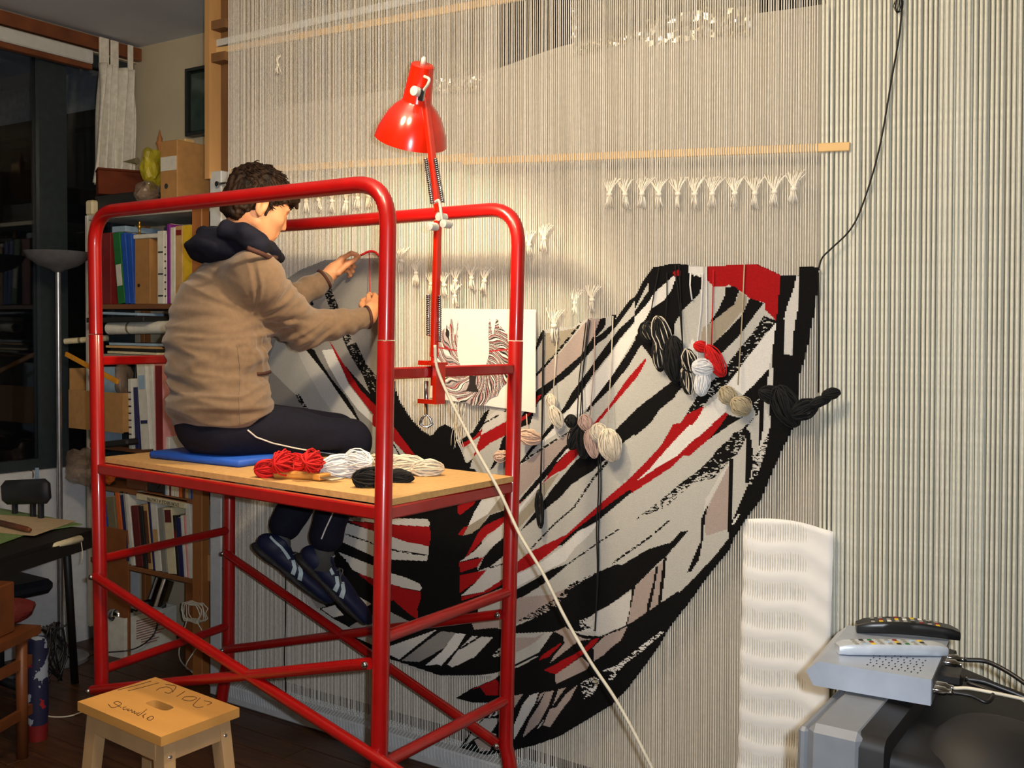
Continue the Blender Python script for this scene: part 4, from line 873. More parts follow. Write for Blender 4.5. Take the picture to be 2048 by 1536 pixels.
# ---------------- what the person holds and sits on
yr = mat('strand_red', (196, 20, 26), 0.8)
g = MB(); g.tube(spline([px(716, 513, 2.80), px(727, 508, 2.84), px(738, 503, 2.845), px(750, 504, 2.845), px(758, 512, 2.846)], 6), 0.0045, 8); ro = g.build('red_yarn_strand', 'strand_red', None, True, org=tuple(px(738, 503, 2.845)))
MB().tube([px(738.5, 502, 2.838), px(739, 560, 2.82), px(740, 592, 2.812)], 0.0017, 6).build('loose_end', 'strand_red', ro, True)
tag(ro, 'bright red yarn strand pinched between the weaver\'s two hands', 'yarn')
mat('cushion_blue', (28, 84, 190), 0.55, vary=0.08, scale=15)
c0, c1 = atZ(296, 912, BZ+0.008), atZ(478, 931, BZ+0.008); dx_ = nrm(c1-c0); dy_ = nrm(np.cross(UP, dx_)); cc = (c0+c1)/2+dy_*0.15
g = MB(); g.obox((cc[0], cc[1], BZ+0.0125), dx_, dy_, (np.linalg.norm(c1-c0), 0.30, 0.024), bev=0.007)
cu = g.build('seat_pad', 'cushion_blue', None, True, org=(cc[0], cc[1], BZ), angle=60)
tag(cu, 'flat bright blue foam seat pad under the seated person', 'seat pad')
# ------------------------------------------------------------------ red clamp lamp
def arm_at(x, y, t=None, Y=None): return atY(x, y, Y)
e0, e1 = NR(zm), FR(zm); kt = min(np.linspace(0, 1, 400), key=lambda t: abs(project((e0+(e1-e0)*t)[None])[0][0]-864)); K = e0+(e1-e0)*kt; YK = K[1]
lamp = thing('clamp_lamp', 'red adjustable desk lamp clamped to the end rail of the scaffold', 'lamp', tuple(K-UP*0.08))
mat('lamp_red', (206, 34, 8), 0.22, vary=0.04, coat=0.6, spec=0.5); mat('lamp_inside', (236, 232, 220), 0.5); mat('nylon', (214, 210, 200), 0.5)
cl = MB(); cl.box((K[0]-0.012, YK-0.03, K[2]+0.018), (K[0]+0.03, YK+0.03, K[2]+0.026)); cl.box((K[0]+0.018, YK-0.02, K[2]-0.085), (K[0]+0.030, YK+0.02, K[2]+0.018)); cl.box((K[0]-0.035, YK-0.016, K[2]-0.085), (K[0]+0.018, YK+0.016, K[2]-0.073)); cl.box((K[0]-0.03, YK-0.022, K[2]+0.018), (K[0]+0.0, YK+0.022, K[2]+0.030))
cl.build('clamp', 'lamp_red', lamp)
s0 = V3((K[0]-0.018, YK, K[2]))
g = MB(); g.tube([s0-UP*0.025, s0-UP*0.115], 0.0055, 10); g.tube([s0-UP*0.115+RX*dx+UP*dz for dx, dz in ((0, 0), (-0.012, -0.012), (-0.016, -0.026), (-0.006, -0.034), (0.006, -0.034), (0.016, -0.026), (0.012, -0.012))], 0.004, 8, closed=True); g.build('clamp_screw', 'steel', lamp, True)
A0 = atY(868, 715, YK); A1 = atY(876, 440, YK+0.02); A2 = atY(877, 425, YK+0.02); A3 = atY(849, 186, YK+0.05)
MB().tube([A0-UP*0.075, A0], 0.0085, 12).build('pivot', 'lamp_red', lamp, True, angle=50)
def sqarm(a, b, name):
    a, b = V3(a), V3(b); return MB().obox((a+b)/2, b-a, (0, 1, 0), (np.linalg.norm(b-a), 0.022, 0.016), bev=0.003).build(name, 'lamp_red', lamp)
sqarm(A0, A1, 'lower_arm'); sqarm(A2, A3, 'upper_arm')
g = MB(); 
for p in ((876, 433, 0.02), (858, 452, 0.0), (885, 447, 0.0)): g.lathe(atY(p[0], p[1], YK+p[2]-0.02), (0, 1, 0), [(0.0, 0), (0.011, 0.002), (0.011, 0.030), (0, 0.032)], 12)
jt = g.build('joint', 'nylon', lamp, True, angle=40); jt['kind'] = 'stuff'
MB().tube(spline([atY(870, 404, YK), atY(878, 402, YK), atY(882, 425, YK), atY(884, 440, YK)], 6), 0.004, 8).build('joint_lever', 'nylon', lamp, True)
def spring(p, q):
    p, q = V3(p), V3(q); ax = nrm(q-p); u = nrm(np.cross(ax, (0, 1, 0))); w = np.cross(ax, u); L = np.linalg.norm(q-p); n = 22
    pts = [p+ax*L*t/(n*8)+(u*math.cos(2*math.pi*t/8)+w*math.sin(2*math.pi*t/8))*0.0052 for t in range(n*8+1)]
    g = MB(); g.tube(pts, 0.0018, 4); g.tube([p, q], 0.0035, 8); return g.build('spring', 'steel', lamp, True)
for a, b in (((852, 318), (865, 408)), ((871, 318), (886, 405)), ((857, 590), (857, 672)), ((879, 592), (879, 684))): spring(atY(*a, YK+0.01), atY(*b, YK+0.01))
# head
axs = nrm(-0.36*RX - UP*0.80 + nrm((-0.15, 1, 0))*0.44); top_ = atY(846, 128, YK+0.03)
prof = [(0.0, 0.0), (0.028, 0.0), (0.032, 0.004), (0.033, 0.02), (0.0405, 0.098), (0.043, 0.104), (0.058, 0.118), (0.073, 0.137), (0.085, 0.160), (0.096, 0.185), (0.1025, 0.212), (0.1005, 0.212), (0.091, 0.186), (0.083, 0.161), (0.071, 0.139), (0.056, 0.121), (0.040, 0.107), (0.036, 0.098), (0.029, 0.02), (0.0, 0.018)]
g = MB(); g.lathe(top_, tuple(axs), prof[:11], 40); g.f = g.f[:-2]; g.mi = g.mi[:-2]
sh_ = g.build('lamp_shade', 'lamp_red', lamp, True, angle=40)
g = MB(); g.lathe(top_, tuple(axs), prof[10:], 40); g.f = g.f[:-2]; g.mi = g.mi[:-2]; g.build('shade_lining', 'lamp_inside', lamp, True, angle=40)
MB().lathe(top_-axs*0.02, tuple(axs), [(0.002, 0), (0.006, 0.004), (0.008, 0.02)], 10).build('switch', 'nylon', lamp, True)
g = MB(); q1 = atY(849, 153, YK-0.005); g.tube(spline([q1, atY(858, 158, YK-0.015), atY(856, 168, YK-0.015), atY(848, 180, YK-0.005)], 6), 0.004, 8); g.lathe(atY(836, 184, YK-0.0), (0, -1, 0), [(0.0, 0), (0.013, 0.0), (0.013, 0.018), (0.0, 0.02)], 12)
o = g.build('head_knob', 'nylon', lamp, True, angle=50); o['kind'] = 'stuff'
MB().tube([atY(846, 176, YK+0.0), atY(842, 200, YK+0.01)], 0.009, 10).build('head_bracket', 'steel', lamp, True, angle=50)
bulb = top_+axs*0.135
mat('bulb_glow', (255, 236, 200), 0.5, emit=((255, 214, 150), 14.0))
MB().lathe(top_+axs*0.085, tuple(axs), [(0.0, 0.0), (0.013, 0.0), (0.014, 0.03), (0.026, 0.055), (0.028, 0.070), (0.020, 0.088), (0.0, 0.095)], 20).build('bulb', 'bulb_glow', lamp, True)
light('clamp_lamp_light', 'SPOT', tuple(top_+axs*0.185), 36, (1.0, 0.78, 0.48), 0.028, tuple(top_+axs*1.0), spot_size=2.6, spot_blend=0.5)
# cord to the floor
mat('cord_white', (214, 206, 186), 0.5)
cp = [(870, 690), (874, 735), (900, 798), (950, 895), (1000, 985), (1040, 1070), (1085, 1145), (1130, 1235), (1180, 1322), (1235, 1405), (1290, 1508), (1330, 1600)]
pts = [atY(x, y, YK-0.022-0.0001*i) for i, (x, y) in enumerate(cp)]
last = pts[-1]; pts += [V3((last[0]+0.16, last[1], 0.12)), V3((last[0]+0.22, last[1]+0.10, 0.006)), V3((last[0]+0.26, last[1]+0.4, 0.006))]
MB().tube(spline(pts, 6), 0.0042, 8).build('power_cord', 'cord_white', lamp, True)
# ------------------------------------------------------------------ design sketch on paper
mat('paper_white', (236, 232, 226), 0.7, vary=0.02, scale=8)
mat('print_grey', (146, 138, 140), 0.8); mat('print_black', (34, 28, 30), 0.8); mat('print_red', (176, 44, 50), 0.8); mat('print_lilac', (186, 174, 174), 0.8)
YP = D-0.016
co = [atY(x, y, YP) for x, y in ((884, 617), (1071, 619), (1074, 826), (858, 795))]
sk = thing('sketch_sheet', 'white paper with a small red and black design sketch pinned to the warp', 'paper', tuple(sum(co)/4))
rows = []
for i in range(12):
    t = i/11; l = co[0]+(co[3]-co[0])*t; r = co[1]+(co[2]-co[1])*t
    rows.append([l+(r-l)*j/11+V3((0, -0.010*max(0, (j-8)/3)**2*t+0.001, 0)) for j in range(12)])
g = MB(); g.grid(rows[::-1]); g.grid([[p+V3((0, 0.0006, 0)) for p in r] for r in rows]); g.build('paper', 'paper_white', sk, True)
a, b = atY(872, 625, YP)[0], atY(1026, 625, YP)[0]; z1, z0 = atY(950, 624, YP)[2], atY(950, 812, YP)[2]
gx2 = np.arange(a, b, 0.0014); gz2 = np.arange(z0, z1, 0.0014); U, Vv = np.meshgrid((gx2-a)/(b-a), (gz2-z0)/(z1-z0))
# a bowl of sweeping stripes with two jagged lobes, open in the middle
dx = (U-0.5)/0.5; dy = (Vv-0.52)/0.52; rr_ = np.hypot(dx, dy); an = np.arctan2(dx, -dy)
jag = 0.10*np.abs(np.sin(U*31))+0.05*np.sin(U*77)
body = (rr_ < 1.0-0.05*np.abs(np.sin(an*9))) & (np.hypot((U-0.5)/0.21, (Vv-0.62)/0.30) > 1) & ~((Vv > 0.62) & (np.abs(U-0.5) < 0.20)) & (Vv < 1.0-jag-0.55*np.clip(0.42-np.abs(U-0.5), 0, 1))
body |= (np.abs(U-0.60-0.5*(Vv-0.1)) < 0.09) & (Vv < 0.22) & (Vv > 0.01)
ph_ = an*(1.9+0.5*np.sign(dx))+rr_*2.6*np.where(dx > 0, 1, 0.8)+0.12*np.sin(rr_*17+an*5); fr_ = ph_*2.3 % 1.0; fr2 = (ph_*5.9+0.3*np.sin(an*13)) % 1.0
ra = np.full(U.shape, 4); ra[fr_ > 0.72] = 3; ra[(fr_ > 0.3) & (fr_ < 0.46)] = 0; ra[fr2 < np.where(dx > 0, 0.42, 0.26)] = 1; ra[(fr_ > 0.50) & (fr_ < 0.58) & (rr_ > 0.35)] = 2
ra[(np.abs(U-0.5) < 0.045+0.04*np.clip(1-(Vv-0.15)/0.08, 0, 1)) & (Vv < 0.36) & (Vv > 0.15)] = 1
ra[(np.abs(Vv-0.56-0.06*np.abs(dx)) < 0.008)] = 2
ra = np.where(body, ra, -1); pm_ = ['print_grey', 'print_black', 'print_red', 'paper_white', 'print_lilac']
runs_mesh(ra, gx2, gz2, YP-0.0014, 0.0004).build('printed_design', pm_, sk)
# ------------------------------------------------------------------ tassels knotted on the warp
mat('tassel_cream', (244, 238, 224), 0.9, vary=0.05, scale=80)
def tassel(px_, py_, label, sc_=1.0, seed=0, group='cream warp tassels', spread=1.0, y=None):
    sc_ *= 1.12
    r = random.Random(seed); kp = atY(px_, py_, D-0.018 if y is None else y); s = 0.00145*sc_
    t = thing('warp_tassel', label, 'tassel', tuple(kp), group); lean = r.uniform(-5, 5)
    g = MB()
    for i in range(9):
        u = (i-4)/4; g.tube(spline([kp+V3((u*2*s, 0, 2*s)), kp+V3(((u*10*spread+lean*0.4)*s, -0.003+r.uniform(-.003, .003), 16*s)), kp+V3(((u*19*spread+lean+r.uniform(-2, 2))*s, 0.008, (30+r.uniform(-3, 3))*s))], 3), 0.0018, 4)
    o = g.build('fan', 'tassel_cream', t, True); o['kind'] = 'stuff'
    MB().lathe(kp-UP*5*s, (0, 0, 1), [(0.0, 0), (5*s, 2*s), (6.2*s, 5*s), (5*s, 8*s), (0.0, 10*s)], 10).build('knot', 'tassel_cream', t, True)
    g = MB()
    for i in range(12):
        u = r.uniform(-1, 1); v = r.uniform(-1, 1); g.tube([kp+V3((u*3*s, v*3*s, -2*s)), kp+V3((u*5.5*s, v*5*s-0.002, -13*s)), kp+V3((u*8.5*s-lean*0.5*s, v*5*s, (-24+r.uniform(-5, 4))*s))], 0.0017, 4)
    o = g.build('brush', 'tassel_cream', t, True); o['kind'] = 'stuff'
ORD = ['first', 'second', 'third', 'fourth', 'fifth', 'sixth', 'seventh', 'eighth', 'ninth', 'tenth', 'last']
for i, (x, y) in enumerate(((1219, 389), (1250, 389), (1284, 388), (1318, 389), (1356, 388), (1390, 388), (1425, 388), (1470, 387), (1510, 387), (1549, 384), (1588, 378))): tassel(x, y, f'cream tassel below the long wooden stick, {ORD[i]} from the left in its row', 1.0, i)
for i, (x, y) in enumerate(((612, 402), (637, 400), (664, 402), (692, 404), (715, 396), (738, 392))): tassel(x, y, f'cream tassel behind the near top rail, {ORD[i]} from the weaver\'s head', 1.0, 20+i, spread=0.7)
for i, (x, y) in enumerate(((803, 522), (832, 546), (862, 568), (888, 570), (911, 562), (943, 556), (969, 562))): tassel(x, y, f'cream tassel right of the near post, {ORD[i]} of the descending row', 0.95, 40+i)
tassel(1058, 490, 'cream tassel just right of the far post, lower of the pair', 0.95, 60); tassel(1088, 478, 'cream tassel just right of the far post, upper of the pair', 0.95, 61)
tassel(1150, 606, 'fainter cream tassel above the black strands, left of its neighbour', 0.9, 62, y=D+0.006); tassel(1184, 600, 'cream tassel above the black strands tied to the tapestry edge', 0.95, 63)
tassel(1108, 652, 'largest cream tassel, at the tapestry edge beside the sketch paper', 1.15, 64); tassel(1034, 495, 'cream tassel half hidden behind the far post', 0.9, 65, y=D+0.004)
tassel(556, 130, 'small lone cream tassel high on the left of the warp', 0.8, 66, spread=0.4)
tassel(910, 592, 'small cream tuft just below the descending row of tassels', 0.8, 67)
# ------------------------------------------------------------------ yarn bundles
mat('yb_black', (13, 13, 15), 0.85, vary=0.2); mat('yb_cream', (226, 216, 198), 0.85, vary=0.05); mat('yb_white', (232, 234, 238), 0.85, vary=0.05); mat('yb_mauve', (206, 176, 164), 0.85, vary=0.06); mat('yb_pink', (222, 190, 168), 0.85, vary=0.06); mat('yb_red', (210, 16, 18), 0.8, vary=0.12); mat('yb_beige', (190, 176, 146), 0.85, vary=0.1); mat('yb_fleck', (150, 138, 116), 0.9)
def lump(g, c, ax, L, R, n=18, r=0.0022, seed=0, flatn=0.75, mi=0, core=True, seg=4, loose=0.12):
    rd = random.Random(seed); c = V3(c); ax = nrm(ax); u = nrm(np.cross(ax, FW)); w = np.cross(ax, u)
    if core: g.lathe(c-ax*L*0.9, tuple(ax), [(R*0.62*math.sin(math.pi*t)**0.6 if 0 < t < 1 else 0.0, L*1.8*t) for t in np.linspace(0, 1, 9)], 12, mi)
    for i in range(n):
        ph = math.pi*i/n+rd.uniform(-.1, .1); lo_ = rd.uniform(1-loose*1.6, 1+loose); q = []; tw = rd.uniform(-.5, .5); off = (u*rd.uniform(-1, 1)+w*rd.uniform(-1, 1)*0.6)*R*0.16
        for k in range(18):
            t = 2*math.pi*k/18; q.append(c+off+ax*math.cos(t)*L*lo_+(u*math.cos(ph+tw*math.cos(t))+w*math.sin(ph+tw*math.cos(t))*flatn)*math.sin(t)*R*lo_*(1+0.10*rd.uniform(-1, 1)))
        g.tube(q, r, seg, mi, closed=True)
def bobbin(label, m, lobes, strand=None, n=18, r=0.0022, y=None, seed=1, group=None, m2=None, sr=0.0018, core=True, cat='yarn'):
    """lobes: (px,py, dx,dy, half length px, radius px)"""
    Yb = D-0.03 if y is None else y; c0 = atY(lobes[0][0], lobes[0][1], Yb); sc_ = (c0-CC)@FW/F
    t = thing('yarn_bundle', label, cat, tuple(c0), group)
    for i, (x, y_, dx, dy, hl, rad) in enumerate(lobes):
        g = MB(); c = atY(x, y_, Yb); ax = nrm(RX*dx+DY*dy); lump(g, c, ax, hl*sc_, rad*sc_, n, r, seed+i, mi=0, core=core)
        if m2: lump(g, c, ax, hl*sc_*1.06, rad*sc_*1.08, 5, r*0.9, seed+i+50, mi=1, core=False)
        g.build('bundle', [m, m2] if m2 else m, t, True)
    if strand:
        for st in strand: MB().tube([atY(x, y_, D-0.013 if j < len(st)-1 else Yb) for j, (x, y_) in enumerate(st)], sr, 6).build('strand', m, t, True)
    return t
bobbin('cream yarn twisted in a figure eight beside the sketch paper', 'yb_cream', [(1104, 803, 0.3, 1, 14, 10), (1113, 834, 0.45, 1, 22, 11)], [[(1115, 655), (1110, 740), (1106, 792)]], n=12)
bobbin('pinkish cream yarn bundle hanging just right of the far post', 'yb_pink', [(1060, 874, 1, 0.25, 22, 14)], [[(1053, 828), (1055, 862)]], n=20)
bobbin('small pale pink yarn bundle just left of the far post', 'yb_pink', [(1002, 912, 1, -0.2, 14, 11)], n=14)
bobbin('tangled black yarn bundle left of the mauve one', 'yb_black', [(1143, 842, 0.2, 1, 12, 11), (1152, 872, -0.4, 1, 26, 13), (1166, 885, 0.1, 1, 30, 12)], [[(1177, 638), (1166, 740), (1160, 840)], [(1172, 645), (1158, 760), (1154, 850)], [(1180, 640), (1164, 760), (1166, 860)]], n=12)
bobbin('mauve yarn bundle hanging between black and white ones', 'yb_mauve', [(1172, 846, 0.3, 1, 16, 13), (1184, 888, 0.25, 1, 26, 12)], [[(1190, 640), (1188, 740), (1180, 832)]], n=14)
bobbin('largest white yarn ball tied like a bow, right of the mauve bundle', 'yb_cream', [(1198, 866, 0.3, 1, 18, 16), (1221, 890, 0.25, 1, 30, 20)], [[(1226, 632), (1222, 740), (1214, 866)]], n=30, r=0.0016, y=D-0.037)
bobbin('thin black yarn coil hanging low beside the far post', 'yb_black', [(1080, 1018, 0.05, 1, 36, 8)], [[(1088, 662), (1086, 800), (1080, 985)], [(1086, 660), (1083, 900), (1082, 1000)]], n=8, core=False, r=0.0018)
bobbin('black yarn tangle with pale threads at the left of the upper cluster', 'yb_black', [(1296, 664, 0.4, 1, 20, 16)], [[(1318, 536), (1306, 600), (1298, 650)]], n=16, m2='yb_fleck')
bobbin('black and cream twisted yarn coil in the upper cluster', 'yb_black', [(1326, 672, 0.3, 1, 36, 15), (1318, 710, 0.1, 1, 30, 13)], [[(1334, 545), (1334, 600), (1330, 650)]], n=14, m2='yb_cream', seed=9)
bobbin('solid black yarn bundle in the middle of the upper cluster', 'yb_black', [(1346, 722, 0.15, 1, 40, 17), (1352, 700, 0.2, 1, 26, 13)], [[(1350, 530), (1358, 600), (1366, 700)]], n=20, seed=14)
bobbin('flecked black and cream yarn coil beside the white bundle', 'yb_black', [(1378, 722, 0.25, 1, 22, 13), (1374, 762, 0.2, 1, 26, 11)], [[(1358, 530), (1362, 610), (1366, 705)]], n=12, m2='yb_cream', seed=17)
bobbin('bright red yarn bundle behind the white one', 'yb_red', [(1402, 693, 1, 0.25, 14, 10), (1430, 722, 0.55, 1, 32, 13)], [[(1427, 540), (1425, 620), (1423, 690)]], n=20, y=D-0.026, seed=21)
bobbin('white yarn bundle with a brushed end below the red one', 'yb_white', [(1406, 735, 1, 0.1, 20, 15), (1404, 766, -0.1, 1, 24, 13)], [[(1413, 533), (1413, 640), (1413, 722)], [(1405, 545), (1402, 620), (1394, 690), (1396, 725)]], n=26, r=0.0018, y=D-0.045, seed=23)
bobbin('beige yarn skein tied in the middle, right of the white bundle', 'yb_beige', [(1456, 790, 0.7, 1, 18, 16), (1482, 812, 0.9, 0.7, 20, 18)], [[(1489, 527), (1484, 640), (1476, 770)]], n=36, r=0.0012, seed=27)
bobbin('big black yarn skein at the right edge of the tapestry', 'yb_black', [(1545, 790, 1, 0.3, 26, 16), (1575, 812, 0.5, 1, 40, 24), (1608, 818, 1, -0.5, 26, 16), (1640, 802, 1, -0.35, 20, 8), (1662, 788, 1, -0.25, 16, 9)], [[(1637, 545), (1638, 680), (1637, 785)]], n=24, seed=31, y=D-0.042)
mat('thread_black', (14, 14, 16), 0.7)
tag(MB().tube(spline([atY(x, y, D-0.012) for x, y in ((1806, -30), (1800, 60), (1783, 160), (1758, 300), (1725, 410), (1700, 460), (1665, 495), (1645, 515), (1637, 538))], 6), 0.0024, 6).build('black_thread', 'thread_black', None, True, org=tuple(atY(1700, 460, D))), 'long black thread curving down the bare warp at the right', 'thread')
g = MB(); lump(g, atY(1797, 10, D-0.014), UP, 0.02, 0.012, 7, 0.0009, 3, core=False); tag(g.build('thread_tangle', 'thread_black', None, True, org=tuple(atY(1797, 10, D))), 'small tangle of black thread at the top right of the warp', 'thread')
g = MB()
for k in range(2): g.tube(spline([atY(1196+k*4, 890, D-0.014), atY(1197+k*5, 980, D-0.014), atY(1193+k*4, 1060, D-0.014), atY(1195+k*2, 1140, D-0.014), atY(1190, 1262, D-0.012)], 5), 0.0022, 6)
o = tag(g.build('black_strand_pair', 'thread_black', None, True, org=tuple(atY(1196, 1000, D))), 'pair of long black strands hanging straight down the middle of the tapestry', 'thread'); o['kind'] = 'stuff'
tag(MB().tube(spline([atY(x, y, D-0.012) for x, y in ((571, 1150), (571, 1240), (569, 1320), (572, 1400), (566, 1462))], 5), 0.0026, 6).build('black_thread', 'thread_black', None, True, org=tuple(atY(571, 1300, D))), 'black thread hanging to the floor left of the tapestry', 'thread')
tag(MB().tube([atY(1381, 545, D-0.010), atY(1380, 570, D-0.013), atY(1384, 600, D-0.016)], 0.0025, 6).build('white_strand', mat('ws', (236, 236, 236), 0.8), None, True, org=tuple(atY(1381, 560, D))), 'short white strand end hanging at the tapestry top', 'thread')
g = MB(); r_ = random.Random(12)
for i in range(9):
    x = 908+i*2.2; g.tube(spline([atY(x+r_.uniform(-3, 6), 806+r_.uniform(-4, 4), D-0.012), atY(x+r_.uniform(-4, 4), 840, D-0.016), atY(x-2+r_.uniform(-4, 4), 872, D-0.014), atY(x+r_.uniform(-6, 6), 885+r_.uniform(0, 16), D-0.013)], 4), 0.0009, 4)
tag(g.build('loose_threads', 'tassel_cream', None, True, org=tuple(atY(915, 850, D))), 'frayed loose cream threads hanging below the sketch paper', 'thread', kind='stuff')
# ------------------------------------------------------------------ things on the deck
def pile(label, m, lobes, n, r, seed, zh=0.0):
    sc_ = 0.0013; c0 = atZ(*lobes[0][:2], BZ+0.02); t = None
    for i, (x, y, dx, dz, hl, rad, up) in enumerate(lobes):
        c = atZ(x, y, BZ+rad*sc_*0.95+up)
        if t is None: t = thing('yarn_bundle', label, 'yarn', (c[0], c[1], BZ))
        g = MB(); lump(g, c, nrm(RX*dx+FW*dz), hl*sc_*1.12, rad*sc_*1.12, n+6, r, seed+i, flatn=0.9, loose=0.24); g.build('bundle', m, t, True)
pile('red yarn bundle at the left end of the heap on the deck', 'yb_red', [(541, 940, 1, 0.2, 26, 17, 0), (565, 924, 0.4, 1, 24, 20, 0.024)], 20, 0.0026, 3)
pile('red yarn bundle piled highest beside the white yarn on the deck', 'yb_red', [(592, 930, 1, -0.5, 26, 19, 0), (624, 922, 0.3, 1, 24, 20, 0.03), (640, 936, 1, 0.3, 22, 15, 0)], 20, 0.0026, 13)
pile('white yarn bundle next to the red yarn on the deck', 'yb_white', [(685, 937, 1, 0.3, 38, 21, 0), (715, 924, 0.7, -0.4, 30, 20, 0.022)], 30, 0.002, 23)
pile('shaggy white yarn bundle right of the near post on the deck', 'yb_cream', [(770, 930, 1, 0.1, 40, 19, 0), (812, 932, 1, -0.2, 40, 20, 0), (855, 938, 1, 0.2, 28, 16, 0)], 30, 0.002, 33)
pile('black yarn bundle partly behind the near post on the deck', 'yb_black', [(744, 957, 1, 0.2, 30, 19, 0), (795, 953, 1, -0.2, 28, 13, 0)], 24, 0.0024, 43)
mat('beater_wood', (200, 140, 66), 0.45, vary=0.12, scale=20); mat('beater_teeth', (150, 140, 120), 0.4, 0.6)
b0, b1, b2 = [atZ(x, y, BZ+0.012) for x, y in ((548, 948), (637, 952), (688, 958))]
bt = thing('tapestry_beater', 'wooden tapestry beater with metal comb teeth lying on the deck', 'tool', (*((b0+b1)/2)[:2], BZ))
MB().obox((b0+b1)/2, b1-b0, (0, 0, 1), (np.linalg.norm(b1-b0), 0.022, 0.026), bev=0.006).build('handle', 'beater_wood', bt)
d_ = nrm(b2-b1); sd = nrm(np.cross(d_, UP))
hd = MB().obox(b1+d_*0.012, d_, UP, (0.03, 0.018, 0.048), bev=0.003).build('head', 'beater_wood', bt)
for i in range(9): MB().tube([b1+d_*0.025+sd*(i-4)*0.0052, b1+d_*0.075+sd*(i-4)*0.0052-UP*0.004], 0.0017, 5).build('tooth', 'beater_teeth', bt, True)
# ------------------------------------------------------------------ left corner: curtain, glass block, shelf and its things
mat('curtain_white', (226, 222, 210), 0.9, vary=0.08, scale=40, bump=0.3, bscale=90)
XC = XL+0.055
ya, yb = atX(197, 100, XC)[1], atX(268, 110, XC)[1]
ct = thing('tab_curtain', 'white tab-top curtain bunched in the window corner', 'curtain', (XC, (ya+yb)/2, 2.0))
zt_ = 2.80; zb_ = atX(225, 372, XC)[2]; P = []
ya2 = atX(184, 335, XC)[1]
for i in range(25):
    t = i/24; z = zt_+(zb_-zt_)*t; row = []
    for j in range(61):
        s = j/60; y0 = ya+(ya2-ya)*t; row.append((XC+0.030*math.sin(s*2*math.pi*5+0.6*math.sin(3*t))+0.010*math.sin(s*23+2*t)+0.004*math.sin(9*t+s*11), y0+(yb-y0)*s+0.006*math.sin(s*31+4*t), z))
    P.append(row)
g = MB(); g.grid(P); o = g.build('cloth', 'curtain_white', ct, True); sol = o.modifiers.new('thick', 'SOLIDIFY'); sol.thickness = 0.003
for s0, s1 in ((0.02, 0.28), (0.33, 0.55), (0.82, 0.97)):
    a, b = ya+(yb-ya)*s0, ya+(yb-ya)*s1
    MB().box((XC-0.006, a, 2.78), (XC+0.006, b, 2.925), bev=0.003).build('tab', 'curtain_white', ct)
gb = atY(378, 140, YW-0.02); gb2 = atY(424, 268, YW-0.02); zt_ = atY(400, 136, YW-0.02)[2]; zb_ = gb2[2]
gp = thing('framed_glass', 'small dark framed glass picture on the beige wall', 'picture', ((gb[0]+gb2[0])/2, YW-0.01, zb_))
g = MB(); x0, x1 = gb[0], gb2[0]+0.05; w = 0.014
for (a, b, c, d) in ((x0, x1, zb_, zb_+w), (x0, x1, zt_-w, zt_), (x0, x0+w, zb_+w, zt_-w), (x1-w, x1, zb_+w, zt_-w)): g.box((a, YW-0.045, c), (b, YW, d))
g.build('frame', mat('gp_frame', (34, 40, 40), 0.4), gp)
MB().box((x0+w, YW-0.03, zb_+w), (x1-w, YW-0.004, zt_-w), bev=0.012).build('glass', mat('gp_glass', (52, 72, 66), 0.12, spec=0.8, vary=0.15, scale=14), gp)
# shelf unit
YS = 2.93
def S(x, y, o=0.0): return atY(x, y, YS+o)
mat('shelf_wood', (132, 82, 44), 0.55, vary=0.15, scale=10, stretch=(0.15, 1, 1)); mat('shelf_upright', (166, 104, 52), 0.5, vary=0.15, scale=10, stretch=(1, 1, 0.12)); mat('metal_grey', (150, 154, 156), 0.45, 0.3)
xl0, xr0_ = S(172, 600)[0], S(408, 600)[0]
bs = thing('bookshelf', 'open wooden bookshelf crammed with folders in the corner', 'bookshelf', ((xl0+xr0_)/2, YS+0.17, 0))
LV = {k: S(300, py)[2] for k, py in dict(top=420, a=608, b=716, c=900, d=986, e=1140).items()}
for k, z in LV.items(): MB().box((xl0+0.02, YS+(0.0 if k != 'top' else 0.0), z-0.022), (xr0_-0.005, YS+0.34, z), bev=0.002).build('shelf', 'shelf_wood' if k != 'top' else 'rail_white', bs)
for (a, b, m) in ((S(388, 600)[0], S(408, 600)[0], 'shelf_upright'),):
    MB().box((a, YS-0.012, 0), (b, YS+0.03, S(398, 400)[2]), bev=0.003).build('upright', m, bs); MB().box((a, YS+0.30, 0), (b, YS+0.34, LV['top']), bev=0.003).build('upright', m, bs)
MB().box((xl0, YS-0.004, 0.10), (xl0+0.022, YS+0.03, LV['top']), bev=0.003).build('upright', 'rail_white', bs)
MB().box((xl0+0.0, YS+0.30, 0.0), (xl0+0.03, YS+0.34, LV['top']), bev=0.003).build('upright', 'shelf_upright', bs)
COLS = dict(red=(120, 20, 22), green=(24, 110, 52), blue=(22, 78, 176), navy=(26, 30, 84), card=(164, 118, 66), white=(214, 212, 202), cream=(216, 204, 168), purple=(122, 30, 128), yellow=(214, 176, 30), orange=(206, 98, 36), dred=(96, 26, 24), tan=(190, 152, 98), grey=(140, 138, 130), black=(26, 24, 24), pink=(220, 150, 146), lblue=(150, 176, 200), olive=(120, 112, 84), brown=(96, 52, 26))
def cm(c): return mat('paint_'+c, COLS[c], 0.6, vary=0.06, scale=30)
for c in COLS: cm(c)
